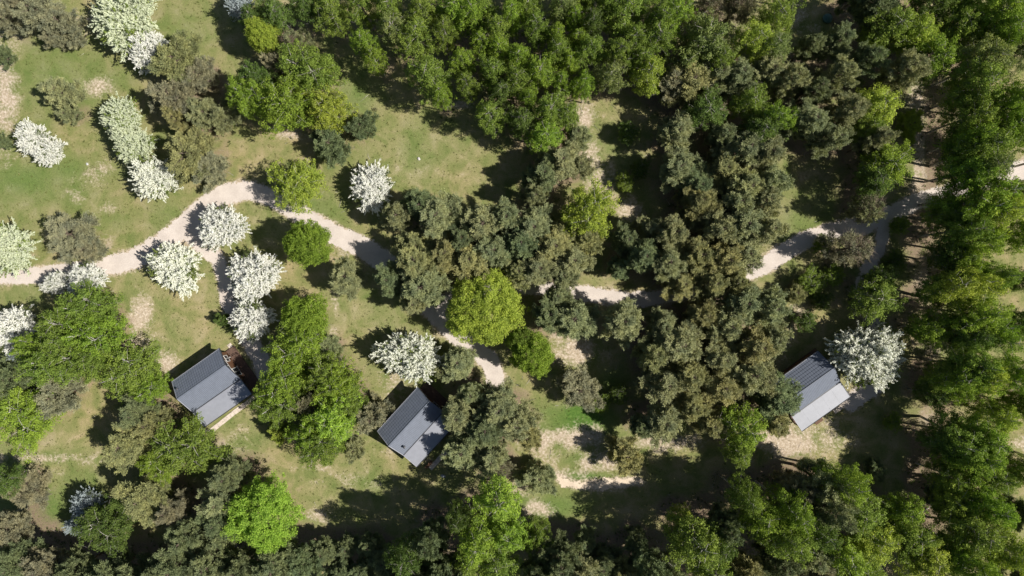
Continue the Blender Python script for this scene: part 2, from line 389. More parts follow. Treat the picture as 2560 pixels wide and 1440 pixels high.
# the dense top wood
add("""
B 925 105 34 11 b | slim bright birch at the left front of the top wood, beside deep shadow
B 938 152 28 10 b
B 905 20 40 11 m
B 962 22 40 11.5 m
B 990 72 42 12 p | birch with pale crossing limbs at the left of the top wood
B 1040 100 46 12 m
B 1062 22 42 12 m
B 1130 32 42 12 b
B 1112 88 34 12 m
B 1172 52 40 12 b
B 1205 12 38 12 m
B 1240 78 34 12 m
B 1210 112 34 11 b
B 1252 130 34 11 b
B 1165 148 34 11 b
B 1092 190 52 12 m | broad birch at the lower left front of the top wood
B 1112 245 32 10 b
B 1172 212 30 11 m
B 1228 182 38 12 m
B 1232 290 42 10 m | birch at the lowest front of the top wood above the dark shadow
B 1250 232 34 11 d
B 1288 52 38 12 b
B 1322 14 36 12 m
B 1345 72 38 12 m
B 1402 18 38 12 p
B 1440 52 28 11 b
B 1478 58 34 12 d
B 1386 86 26 11 b
B 1440 97 28 10 b
B 1292 148 34 12 b
B 1392 128 36 12 m
B 1350 176 42 12 b
B 1426 152 28 10.5 b
B 1480 118 40 12 m
B 1296 204 36 12 m
B 1405 207 24 10 b
B 1436 222 22 9 b
B 1466 222 30 9.5 b
B 1318 252 26 11 b
B 1378 268 46 11 m
B 1362 332 44 10 b | bright birch at the lowest tip of the top wood, beside the sandy strip
B 1300 302 38 10 d
B 1418 285 34 10 m
B 1508 12 36 12 m
B 1562 36 54 12.5 m
B 1545 128 42 12 m
B 1528 186 42 11 p | birch with a bare white fork standing out of the top wood
B 1590 104 40 12 m
B 1640 108 46 12 m
B 1690 40 46 12 b
B 1640 46 42 12 m
B 1624 190 44 10.5 y | yellow-green birch at the right front of the top wood
B 1592 152 36 11 m
b 1745 112 66 11.5 p | wide pale birch like a dome right of the top wood
B 1800 150 34 11 m
B 1170 -8 36 12 m
B 1450 -8 40 12 m
B 1600 -8 40 12 d
""")
# upper right mixed wood
add("""
D 1765 26 44 10 n
D 1842 22 48 10 n | thin brownish pine with bare leaning stems at the top edge
B 1876 108 44 12 y
B 1938 40 44 12 m
B 1930 120 40 12 p
P 1720 210 50 9 o
P 1676 218 40 8 n
P 1782 205 46 9 g
B 1762 272 50 10 d | dark birch among the pines below the wide pale birch
P 1840 200 44 9.5 g
P 1682 338 42 9 g | grey pine above its twin in the clearing right of the top wood
P 1796 345 30 9 g
P 1690 432 46 9 g | lower grey pine of the pair whose long shadows cross the clearing
P 1398 402 48 8 g | grey-green pine below the lowest tip of the top wood
P 1352 438 42 8 k
P 1436 345 34 7 g
P 1452 420 26 6 g
B 1898 310 46 11 d
B 1874 250 40 11 m
P 1905 190 42 10 g
P 1960 210 38 11 g
B 1942 300 42 12 b
P 1790 430 48 9 o
P 1850 385 48 10 g
P 1905 395 44 10.5 g
P 1745 470 42 9 k
P 1855 470 50 10 o
P 1915 460 44 10.5 g
P 2085 112 36 8.5 k | dark pine beside the round green lid
P 2014 122 30 8 k
P 2142 166 40 11 k
P 2072 200 40 11.5 g
P 2240 186 46 12 g
P 2104 288 42 11 g
P 2012 312 46 10.5 g
P 2066 352 38 10 g
P 2020 240 34 10 k
B 2222 72 56 13 m | broad birch with white fork at the top right, right of the round lid
B 2292 86 42 13.5 y
B 2392 66 50 14 m
B 2335 140 52 14 b
B 2472 40 50 14.5 b
B 2502 92 44 14.5 b
B 2545 36 42 15 m
P 2175 22 42 10 k
P 2135 -2 30 9 k
B 2320 12 46 14 d
B 2400 -5 46 14 m
B 2440 158 52 14 p
B 2440 222 54 14 m
B 2530 240 46 15 b
B 2470 318 46 14.5 b
B 2430 290 42 13.5 m
B 2432 345 42 13.5 b
B 2420 425 44 13.5 b
B 2550 140 38 14 k
B 2550 330 40 14 m
B 2188 270 50 12 y
B 2155 325 36 11 m
B 2216 410 58 12 b | large bright birch casting long stem shadows on the grass left of it
B 2190 455 40 11 d
P 2172 360 34 10 g
Q 2272 312 34 3.5 y | low golden bush-like pine below the V-shaped stems at upper right
B 2440 380 56 14 m
B 2458 425 46 14.5 p
""")
# right-hand birch belt
add("""
B 2418 486 52 14.7 b
B 2467 536 52 15.2 y
B 2409 578 44 14.2 m
B 2438 612 40 13.8 b
B 2426 662 40 13.2 b
B 2465 696 40 14.0 m
B 2417 746 52 14.5 y
B 2448 780 52 14.7 b
B 2424 830 40 13.2 d
B 2461 864 40 14.1 b
B 2416 914 48 13.9 m
B 2443 948 40 14.1 y
B 2415 982 44 13.4 b
B 2482 1032 40 13.1 y
B 2410 1074 52 13.4 m
B 2455 1108 52 13.6 b
B 2429 1150 52 13.7 b
B 2470 1192 48 12.9 m
B 2398 1226 52 12.8 y
B 2455 1260 44 14.4 b
B 2365 530 40 12 m
B 2372 640 42 12.5 d
B 2350 740 34 11 m
B 2325 822 40 12 b
B 2380 960 40 12 m
B 2352 1100 38 12 d
B 2368 1190 38 12.5 m
B 2536 512 36 15 p
B 2552 590 36 15 b
B 2560 700 30 14.5 d
B 2562 820 32 14 d
B 2552 930 36 15 b
B 2556 1010 36 14 m
B 2562 1180 38 15 m
B 2330 985 32 10 d
P 2556 1290 40 12 k
B 2190 745 54 11 m | birch with white limbs standing alone left of the bare stem shadows
B 2205 700 34 9 d
D 2160 522 46 8 g | thin grey pine overhanging the path where it forks on the right
D 2125 622 56 8.5 n | bare brownish pine whose twiggy shadow falls across the right path
W 2158 888 84 7.5 c | large cream blossoming tree at the right-hand cabin
""")
# left and centre
add("""
W 28 620 70 5.5 v | greenish white blossoming tree on the left edge above the path
Q 185 590 62 4.8 n | brownish pine between the left edge blossoming tree and the path
Q 225 620 32 3.8 n
W 560 567 62 5.0 w | white blossoming tree inside the path fork
W 445 668 70 4.8 c | cream blossoming tree just below the path left of the fork
W 150 708 32 3.6 w | small white blossoming bush at the path above the dark green birches, left one
W 222 700 44 4.2 w | small white blossoming tree at the path above dark green birches, right one
W 34 822 60 5.0 w | white blossoming tree cut by the left edge below the path
W 75 872 34 4.0 s | silvery shaded blossoming bush between left edge white tree and the dark green birches
W 638 690 66 5.2 w | white blossoming tree over the side path, upper of two joined
W 632 798 52 4.6 w | white blossoming tree over the side path, lower of two joined
Q 560 800 18 2.6 d | tiny dark green conifer at the foot of the lower white tree
b 215 775 56 9 m | top birch of the dense dark green clump above the left cabin
b 245 830 60 9.5 b | right birch of the dense dark green clump above left cabin
b 158 830 52 9.5 m
b 138 895 60 9.5 m | lower birch with white fork in the dense dark green clump
b 215 898 50 9 m
b 85 870 36 8 b
b 325 935 58 7.5 m | drooping birch between the dense green clump and left cabin
b 375 965 36 6 b
Q 22 948 44 7 k | dark pine on the left edge below the white tree
O 775 610 54 9 b | small bright green round tree beside the path, alone with its shadow
O 768 790 54 8.5 b | bright green round tree right of the two joined white trees
P 870 690 40 6.5 g | lone grey-green pine right of the two small round green trees
b 745 872 56 9 b
b 700 945 58 9.5 b | bright birch touching the upper right corner of left cabin's terrace
b 700 1000 48 9 m
Q 828 868 32 4 g | thin grey pine at the grass edge above the bright birch cluster
b 800 930 46 9 m
b 850 950 48 9 b
b 845 1042 56 9.5 l | brightest birch in the middle of the cluster between the two cabins
b 768 1075 48 9 b
b 805 1125 50 9 m | lowest birch of the cluster between the two left cabins
b 880 1000 36 8 m
Q 700 1080 26 4 y | small yellow-green bush-like pine at left foot of the birch cluster
Q 768 1005 30 7 n
Q 935 1042 44 5.8 n | brownish pine overhanging the left end of the middle cabin roof
Q 888 1120 30 4 g | small grey pine just below left of the middle cabin
G 1212 770 90 9.5 y | big round yellow-green oak in the centre of the picture
W 1028 890 76 5.8 c | cream blossoming tree touching the top of the middle cabin roof
P 1000 540 32 8 g
P 1100 550 50 9 g
P 1058 515 38 8 k
P 1210 560 50 9 g
P 1262 545 40 9 g
P 1160 600 38 8.5 k
P 1050 650 52 9 o
P 1065 715 56 9 g
P 985 700 38 8 k
P 1120 640 40 9 o
P 1170 655 50 9 o
P 1235 630 48 9 g
P 1040 755 30 7 g
b 1466 518 62 10 y | yellow-green birch with bright white limbs among the central pines
P 1340 492 28 8.5 g | small grey pine in deep shade left of the white-limbed birch
P 1330 570 46 9 g
P 1302 615 44 9 k
P 1382 615 48 9 o
P 1432 645 46 9 g
P 1345 670 44 9 g
P 1405 690 36 8 g
P 1292 680 34 8 o
P 1460 600 36 8 o
P 1672 585 42 9.5 g
P 1662 662 42 9.5 g
P 1602 640 38 9 k
P 1695 705 40 7.5 o
P 1735 515 46 9.5 o
P 1735 640 42 9.5 o
P 1790 575 46 10 g
P 1850 570 46 10 g
P 1905 570 42 10.5 g
P 1835 510 46 10 g
P 1890 510 42 10.5 g
P 1800 650 44 10 o
P 1850 635 46 9 g
P 1770 705 38 9 o
P 1830 705 34 9 o
P 1370 785 40 8 k
P 1430 800 50 8.5 g | grey pine right of the big round oak, below the sunlit path
P 1392 745 30 7 g
O 1330 885 56 8 b | green broadleaf tree touching the lower right of the big round oak
O 1300 850 34 7 m
P 1556 800 46 9.5 g | pine with star-like branches below the right end of the sunlit path
P 1650 815 42 8.5 g
P 1690 860 56 10 g
P 1630 880 46 9.5 o
P 1655 945 52 9.5 g
P 1720 930 46 10 o
P 1750 790 42 9.5 o
P 1805 810 46 10 g
P 1850 760 44 10 g
P 1910 765 46 10.5 g
P 1875 860 50 10.5 o
P 1800 890 46 10 g
P 1860 935 46 10.5 g
P 1790 965 46 10 o
P 1920 850 38 10 g
Q 1448 968 54 5 n | low brownish pine above the vivid green grass patch
P 1150 905 38 6.5 g
Q 1105 925 24 4 g
""")
# lower part; dark olive on the bottom-edge pines has their shade painted in
add("""
P 1560 600 34 6.5 k
P 1615 575 34 7 g
P 1545 670 28 5 k
s 1575 335 26 3.2 d
s 1600 420 24 3 d
s 1560 455 22 2.8 m
s 2025 705 30 3.4 m
s 2062 752 26 3 d
Q 1990 735 28 3.2 o
s 2085 690 26 3 m
s 2010 800 26 3 d
Q 2185 1170 26 3.2 k
s 2235 1060 22 2.6 m
s 2250 560 24 3 m
s 2240 660 26 3 d
s 2060 610 22 2.6 m
s 1500 1010 22 2.4 m
s 1545 985 24 2.8 d

P 1000 1425 34 7 k
P 870 1360 26 5 k
P 1130 1430 40 13 k
P 1075 1335 36 14.5 k
P 1345 1430 42 12 k
P 1460 1350 26 5.5 k
P 1800 1300 34 13 k
P 1590 1350 28 6 k
B 2030 1320 46 15 d
B 1800 1350 40 14 d
P 1060 1445 44 15 k

b 62 1040 72 6.5 b | wide bright green birch on the left edge below the left cabin
Q 152 985 52 6 n | brownish pine above the wide bright birch on the left edge
Q 25 985 40 6 k
P 352 1030 42 7 k | dark pine left of the left cabin's lower corner
P 330 1110 52 7.5 o | olive pine with deep round shadow on the track below left cabin
P 388 1060 36 7 o
b 455 1128 72 7.5 m | large drooping green birch just below the left cabin
b 402 1160 40 6 b
B 8 1195 42 8 d | dark birch cut by the left edge at the lower left
Q 60 1222 50 3.8 n
W 228 1262 42 4.5 s | silvery blossoming tree in the lower left
W 200 1305 28 3.8 s | small silvery blossoming bush below the other silvery tree, lower left
b 268 1315 62 8 d | dark green birch right of the silvery blossoming trees
P 370 1248 62 8 o | broad brownish pine right of the lower left dark green birch
P 440 1270 34 8 n
P 568 1235 46 9 g
P 580 1180 40 8 k
P 560 1300 46 9 g
P 480 1330 44 9 k
P 470 1400 54 10 g
P 548 1395 50 10 g
P 620 1405 46 10 o
P 412 1425 40 10 k
P 30 1320 48 7 n
P 62 1400 50 9 k
P 128 1410 46 9 n
P 200 1420 40 9 k
P 290 1425 44 9 k
P 350 1430 40 9 k
G 665 1278 94 10 l | big lime green maple near the bottom edge, brightest tree in the picture
P 705 1395 50 10 g
P 770 1400 40 9 k
P 815 1375 32 6 k
P 850 1425 34 6.5 k
P 905 1425 34 6 k
P 960 1395 34 6.5 k
P 925 1355 28 5.5 k
B 1035 1380 48 14.5 d | dark green birch between pines at the bottom edge, left of the bright clump
P 1095 1410 42 13 k
B 1240 1250 56 13 l | bright green birch topping the clump at the bottom centre
B 1190 1325 54 14.5 b
B 1272 1340 50 12 b
B 1180 1395 46 12 m
B 1250 1405 50 12 m
B 1150 1290 34 13 d
b 1345 1350 42 8 m | small mid green birch right of the bottom centre clump
P 1150 1035 44 8 g | grey pine whose shadow falls on the middle cabin roof
P 1245 1010 50 8.5 g
P 1215 1070 48 8.5 k
P 1295 1050 46 8.5 g
P 1155 1125 42 7.5 g | grey pine beside the lower right corner of the middle cabin
P 1225 1135 42 8 g
P 1320 1085 36 7.5 o
P 1180 980 30 7 g
Q 1345 1190 46 5 g | grey-green pine at the left end of the pale sand track
D 1250 1170 36 7 n
Q 1562 1135 46 5.5 o | olive pine standing alone on the sandy ground below the vivid grass
P 1655 1050 46 9 g | grey-green pine with star-like top above the sandy strip
P 1600 1060 30 7 k
P 1720 1010 42 9.5 o
P 1770 1050 36 9 o
B 1850 1070 52 11 b | bright birch left of the right-hand cabin, below the pines
B 1835 1120 34 9 m
P 1940 1000 52 8.5 k | dark pine covering the left corner of the right-hand cabin roof
P 1900 940 42 9.5 g
P 1925 1050 34 8 o
P 1400 1385 44 12 k
P 1440 1430 50 12 g
P 1500 1405 40 8 k
P 1555 1430 44 9 o
P 1610 1405 42 13 k
B 1735 1360 62 15 m | green birch island standing in deep shade at the bottom
B 1708 1300 30 10 y
B 1770 1420 46 12 m
B 1900 1285 54 14.5 b
B 1865 1245 40 15 m
P 1850 1425 48 11 o
P 1655 1435 48 13 k
P 2040 1200 50 13.5 g | grey pine topping the lower right wood below the right-hand cabin
P 2062 1270 46 15 g
P 1985 1210 34 11 n
B 1962 1262 50 15.5 b
B 1982 1330 54 16 m
P 2010 1375 40 11 g
P 1930 1390 44 11 k
B 2110 1210 50 16 b
B 2152 1290 54 13 m
B 2175 1350 52 13 y
B 2272 1340 60 13.5 m
B 2250 1282 42 12 b
B 2100 1395 54 13 b
B 2178 1420 46 13.5 m
B 2320 1400 54 14 y
B 2385 1385 42 14 b
B 2430 1310 56 14 m
B 2510 1370 50 15 y
B 2430 1420 50 14.5 b
P 2540 1430 44 13 k
P 2030 1430 44 11 n
P 2360 1245 36 9 k
""")
# trees just outside the frame whose shadows reach in
OUT = [('B', 2690, y, 48, 15, 'm') for y in range(60, 1400, 160)] + [('B', x, -62, 44, 13, 'm') for x in range(930, 2500, 180)] + \
      [('P', x, 1500, 46, 11, 'k') for x in (60, 250, 430, 620, 830, 1010, 1390, 1560)] + [('B', x, 1505, 50, 13.5, 'm') for x in (1190, 1750, 1930, 2110, 2290, 2470)]
for o in OUT: T.append([*o, None])
for t in T:
    if t[0] == 'B' and 2150 < t[1] <= 2400: t[4] *= 0.82
    if t[0] == 'P' and t[2] > 1290 and t[1] < 1130 and t[5] in 'go' and not t[6]: t[5] = 'k'  # shade of the bottom-left wood put into the needle colour of these pines
    if t[0] in 'PQ': t[3] *= 1.12
    if t[0] == 'W': t[3] *= 0.98
    if t[0] == 'B' and 880 < t[1] < 1700 and t[2] < 380: t[3] *= 0.94

# ------------------------------------------------------------------ the ground
cabins = [(-36.4, -12.1, 35.0, 7.0, 6.7), (-11.5, -16.85, 47.5, 7.2, 6.4), (36.15, -12.5, 35.5, 7.15, 6.8)]

def polydist(X, Y, pts):
    d = np.full(X.shape, 1e9)
    wpt = [W2(*p[:2]) + (p[2] if len(p) > 2 else 0,) for p in pts]
    for (x0, y0, w0), (x1, y1, w1) in zip(wpt[:-1], wpt[1:]):
        dx, dy = x1 - x0, y1 - y0; t = np.clip(((X - x0) * dx + (Y - y0) * dy) / (dx * dx + dy * dy + 1e-9), 0, 1)
        d = np.minimum(d, np.hypot(X - x0 - t * dx, Y - y0 - t * dy) - (w0 + (w1 - w0) * t) / 40)
    d = d + 0.05
    return d          # distance beyond the edge, metres (negative inside)
P_MAIN = [(-160, 688, 50), (0, 692, 38), (60, 690, 39), (120, 686, 41), (200, 676, 46), (280, 664, 50), (330, 650, 52), (390, 618, 54), (440, 585, 54), (490, 540, 58), (535, 500, 54),
          (575, 482, 52), (625, 474, 46), (680, 495, 44), (740, 530, 46), (790, 560, 48), (850, 592, 50), (910, 620, 54), (960, 652, 54), (1010, 695, 50), (1055, 745, 50), (1095, 790, 50),
          (1140, 835, 48), (1190, 872, 48), (1225, 905, 46), (1240, 945, 46), (1240, 985, 44), (1225, 1040, 30)]
P_FORK = [(470, 568, 70), (505, 605, 56), (545, 650, 36), (562, 700, 34), (570, 760, 34), (598, 815, 36), (630, 860, 44), (652, 900, 44), (665, 960, 30)]
P_EAST = [(1065, 765, 44), (1130, 750, 40), (1210, 730, 38), (1300, 718, 30), (1390, 724, 34), (1470, 735, 38), (1545, 748, 40), (1610, 748, 38), (1700, 738, 34), (1790, 712, 36), (1860, 688, 40), (1915, 662, 44),
          (1960, 630, 44), (2010, 600, 44), (2080, 580, 46), (2160, 560, 50), (2240, 528, 44), (2300, 502, 44), (2390, 475, 42), (2480, 448, 44), (2560, 422, 50), (2700, 390, 50)]
P_SPUR = [(2215, 550, 44), (2200, 620, 30), (2165, 680, 32), (2150, 725, 34), (2175, 790, 30), (2215, 850, 30), (2222, 910, 34), (2185, 965, 44), (2125, 1005, 44)]
P_SAND = [(1395, 1192, 10), (1410, 1202, 22), (1450, 1214, 16), (1500, 1212, 24), (1550, 1206, 26), (1600, 1205, 10)]
P_NORTH = [(2290, 500, 30), (2300, 430, 26), (2300, 340, 18), (2290, 250, 26), (2300, 150, 18), (2340, 30, 22)]

rs = np.random.default_rng(5)
def vnoise(X, Y, sc, seed=0):
    """cheap smooth value noise 0..1"""
    r = np.random.default_rng(seed).random((256, 256)); x = X * sc + 1000; y = Y * sc + 1000
    xi = np.floor(x).astype(int); yi = np.floor(y).astype(int); fx = x - xi; fy = y - yi; fx = fx * fx * (3 - 2 * fx); fy = fy * fy * (3 - 2 * fy)
    g = lambda a, b: r[a % 256, b % 256]
    return (g(xi, yi) * (1 - fx) + g(xi + 1, yi) * fx) * (1 - fy) + (g(xi, yi + 1) * (1 - fx) + g(xi + 1, yi + 1) * fx) * fy

SAND = [(10, 230, 45, 190, .75), (30, 20, 60, 40, .4), (215, 60, 40, 40, .7), (245, 215, 38, 30, .8), (20, 390, 30, 60, .5), (250, 430, 50, 40, .55), (190, 490, 30, 50, .6), (270, 520, 30, 30, .5),
        (350, 790, 34, 58, .95), (350, 860, 55, 40, .75), (415, 905, 34, 36, .9), (85, 640, 40, 20, .5), (110, 600, 20, 50, .5), (265, 610, 25, 30, .55), (760, 95, 30, 28, .7), (725, 335, 40, 14, .8), (780, 345, 60, 10, .5),
        (1150, 262, 40, 12, .9), (1455, 290, 40, 40, .9), (1475, 400, 28, 60, .85), (1500, 450, 50, 50, .75), (1575, 525, 40, 40, .85), (1440, 880, 62, 48, .9), (1400, 850, 30, 40, .7),
        (1340, 1100, 60, 40, .85), (1440, 1090, 100, 36, .8), (1500, 1150, 80, 30, .85), (1660, 1105, 110, 26, .85), (1420, 1180, 60, 18, .6), (1340, 1275, 50, 26, .8), (1300, 1220, 30, 40, .7),
        (1975, 1105, 95, 50, 1.0), (2080, 1100, 60, 40, .8), (2080, 1060, 40, 30, .6), (1995, 780, 26, 40, .8), (1965, 850, 26, 60, .6), (2310, 700, 30, 110, .8), (2330, 870, 60, 36, .6), (2340, 930, 50, 30, .7), (2315, 1050, 40, 40, .75),
        (2560, 1110, 40, 24, .8), (1995, 50, 34, 44, .7), (2030, 70, 50, 18, .6), (2290, 265, 40, 34, .8), (2305, 440, 34, 50, .75), (2500, 380, 40, 18, .6), (90, 1145, 130, 16, .75), (230, 1150, 80, 20, .5), (130, 1180, 100, 20, .4),
        (600, 1100, 40, 50, .5), (560, 1130, 30, 30, .7), (780, 1170, 60, 14, .6), (880, 1200, 160, 26, .45), (800, 1290, 60, 24, .6), (640, 1340, 60, 20, .4), (985, 960, 50, 60, .6), (960, 1100, 50, 50, .5), (1060, 1150, 40, 30, .5),
        (840, 730, 16, 60, .7), (830, 830, 16, 20, .6), (1120, 830, 60, 36, .45), (870, 630, 40, 18, .7), (1840, 230, 60, 60, .6), (1870, 170, 26, 20, .7), (1820, 60, 60, 40, .5), (2280, 960, 40, 60, .5), (480, 1300, 40, 20, .5), (300, 60, 60, 60, .3),
        (1890, 110, 30, 40, .4), (1060, 420, 180, 30, .28), (100, 900, 40, 20, .5), (1360, 1140, 60, 50, .6)]
LUSH = [(150, 180, 130, 120, .45), (130, 450, 160, 90, .45), (450, 80, 80, 90, .4), (70, 450, 90, 45, .7), (170, 420, 60, 40, .7), (60, 130, 60, 60, .3), (300, 200, 60, 40, .5), (250, 560, 90, 40, .4), (420, 540, 80, 40, .5), (1455, 1045, 74, 42, 1.3), (1390, 1030, 60, 24, .7), (1400, 1265, 80, 40, .8), (1460, 1192, 70, 14, .9),
        (90, 1275, 100, 60, .9), (200, 1200, 80, 30, .4), (800, 520, 60, 60, .5), (880, 400, 60, 60, .35), (730, 470, 70, 40, .3), (900, 240, 50, 60, .5), (100, 320, 50, 60, .5), (1040, 340, 40, 60, .3), (2110, 660, 60, 60, .5), (2000, 560, 60, 60, .6), (2060, 520, 80, 60, .5),
        (150, 1150, 100, 18, .3), (950, 1210, 60, 20, .4), (440, 60, 60, 60, .3), (1980, 930, 30, 60, .3), (40, 520, 60, 20, .3), (1530, 960, 40, 40, .8)]
def blobs(X, Y, L_):
    a = np.zeros(X.shape)
    for px, py, rx, ry, s in L_:
        cx, cy = W2(px, py); a = np.maximum(a, s * np.exp(-(((X - cx) / (rx / PPM)) ** 2 + ((Y - cy) / (ry / PPM)) ** 2) * 0.8))
    return a
# forest floor: where trees stand close together
tree_pos = []
for t in T:
    pr = PROTO[t[0]][0]; h = t[4] * pr['hc']; x, y = W2(t[1], t[2], h); tree_pos.append((x, y, t[3] / PPM * (CAMH - h) / CAMH, t[4], t[0]))
def litter_at(X, Y):
    a = np.zeros(X.shape)
    for x, y, r, h, k in tree_pos:
        if k == 'W': continue
        wgt = 0.95 if k in 'PD' else (0.75 if k == 'B' else 0.6)
        a += wgt * np.exp(-((X - x) ** 2 + (Y - y) ** 2) / (r * 1.05) ** 2)
    return np.clip(a, 0, 1.6)

def axis_coords(half, step, far):
    a = list(np.arange(-half, half + 1e-6, step)); s = step; x = half; ext = []
    while x < far: s *= 1.35; x += s; ext.append(x)
    return np.array([-e for e in ext[::-1]] + a + ext)
gx = axis_coords(70, 0.35, 900); gy = axis_coords(42, 0.35, 900)
X, Y = np.meshgrid(gx, gy, indexing='ij')
nx, ny = X.shape
near = (np.abs(X) < 110) & (np.abs(Y) < 80)
Z = (vnoise(X, Y, .8, 2) - .5) * .03
Z -= Z.max() + 0.001
idx = np.arange(nx * ny).reshape(nx, ny)
Qg = np.stack([idx[:-1, :-1], idx[1:, :-1], idx[1:, 1:], idx[:-1, 1:]], -1).reshape(-1, 4)

def ground_material():
    m, t, p = mat('meadow_ground')
    tc = N(t, "ShaderNodeTexCoord"); vec = tc.outputs['Object']
    def att(n):
        a = N(t, "ShaderNodeAttribute"); a.attribute_name = n; return a.outputs['Fac']
    big = noise(t, vec, 0.09, 3); midn = noise(t, vec, 0.45, 5, 0.6, 0.4); fine = noise(t, vec, 3.2, 5, 0.7); vf = noise(t, vec, 11.0, 3, 0.7)
    g = ramp(t, midn, [(0.30, (0.138, 0.168, 0.054)), (0.45, (0.205, 0.210, 0.085)), (0.57, (0.270, 0.245, 0.122)), (0.72, (0.36, 0.305, 0.19))])
    gb = ramp(t, big, [(0.35, (0.86, 0.94, 0.85)), (0.65, (1.12, 1.04, 1.05))])
    g = mixc(t, 1.0, g, gb, 'MULTIPLY')
    lush = mth(t, 'MULTIPLY', att('lush'), mth(t, 'ADD', mth(t, 'MULTIPLY', midn, 1.2), 0.35), True)
    g = mixc(t, lush, g, ramp(t, fine, [(0.3, (0.050, 0.115, 0.020)), (0.7, (0.115, 0.190, 0.040))]))
    dens = mth(t, 'ADD', att('sand'), mth(t, 'MULTIPLY', mth(t, 'SUBTRACT', mth(t, 'ADD', mth(t, 'MULTIPLY', midn, .55), mth(t, 'MULTIPLY', fine, .45)), 0.5), 2.6))
    sm = ramp(t, dens, [(0.38, 0), (0.85, 1)])
    sc = ramp(t, fine, [(0.3, (0.30, 0.235, 0.155)), (0.5, (0.44, 0.36, 0.27)), (0.68, (0.62, 0.54, 0.44))])
    sm2 = mth(t, 'MULTIPLY', sm, ramp(t, att('sand'), [(0.08, 0), (0.35, 1)]))
    g = mixc(t, sm2, g, sc)
    lt = mth(t, 'ADD', att('litter'), mth(t, 'MULTIPLY', mth(t, 'SUBTRACT', mth(t, 'ADD', mth(t, 'MULTIPLY', midn, .6), mth(t, 'MULTIPLY', fine, .4)), 0.5), 2.2))
    lm = ramp(t, lt, [(0.42, 0), (1.05, 1)])
    lc = ramp(t, fine, [(0.28, (0.12, 0.08, 0.06)), (0.5, (0.24, 0.17, 0.13)), (0.62, (0.17, 0.16, 0.075)), (0.78, (0.40, 0.30, 0.23))])
    g = mixc(t, mth(t, 'MULTIPLY', lm, 0.85), g, lc)
    v = ramp(t, vf, [(0.25, 0.62), (0.75, 1.36)]); g = mixc(t, 1.0, g, v, 'MULTIPLY')
    vo = N(t, "ShaderNodeTexVoronoi"); vo.inputs['Scale'].default_value = 0.55; t.links.new(vec, vo.inputs['Vector'])
    t.links.new(g, p.inputs['Base Color']); p.inputs['Roughness'].default_value = 0.95; p.inputs['Specular IOR Level'].default_value = 0.1
    b = N(t, "ShaderNodeBump"); b.inputs['Strength'].default_value = 0.55; b.inputs['Distance'].default_value = 0.12
    t.links.new(mth(t, 'ADD', fine, mth(t, 'MULTIPLY', vf, 0.6)), b.inputs['Height']); t.links.new(b.outputs[0], p.inputs['Normal'])
    return m
M['ground'] = ground_material()
me = mesh_np('ground', np.stack([X, Y, Z], -1).reshape(-1, 3), Qg, M['ground'], True)
path_d = np.minimum.reduce([polydist(X, Y, p) for p in (P_MAIN, P_FORK, P_EAST, P_SPUR)])
sandv = np.maximum(blobs(X, Y, SAND), 0.85 * np.exp(-np.clip(path_d, 0, None) / 0.40))
sandv = np.maximum(sandv, 0.9 * np.exp(-np.clip(polydist(X, Y, P_SAND), 0, None) / 0.5)); sandv = np.maximum(sandv, 0.85 * np.exp(-np.clip(polydist(X, Y, P_NORTH), 0, None) / 0.6))
lit = litter_at(X, Y); lit = np.where(near, lit, 0.9)
lit *= np.clip(1 - 0.75 * sandv, 0, 1)
for nme, arr in (('sand', sandv), ('lush', blobs(X, Y, LUSH)), ('litter', lit)):
    a = me.attributes.new(nme, 'FLOAT', 'POINT'); a.data.foreach_set('value', arr.astype(np.float32).ravel())
g = bpy.data.objects.new('ground', me); C.objects.link(g); tag(g, kind='structure')

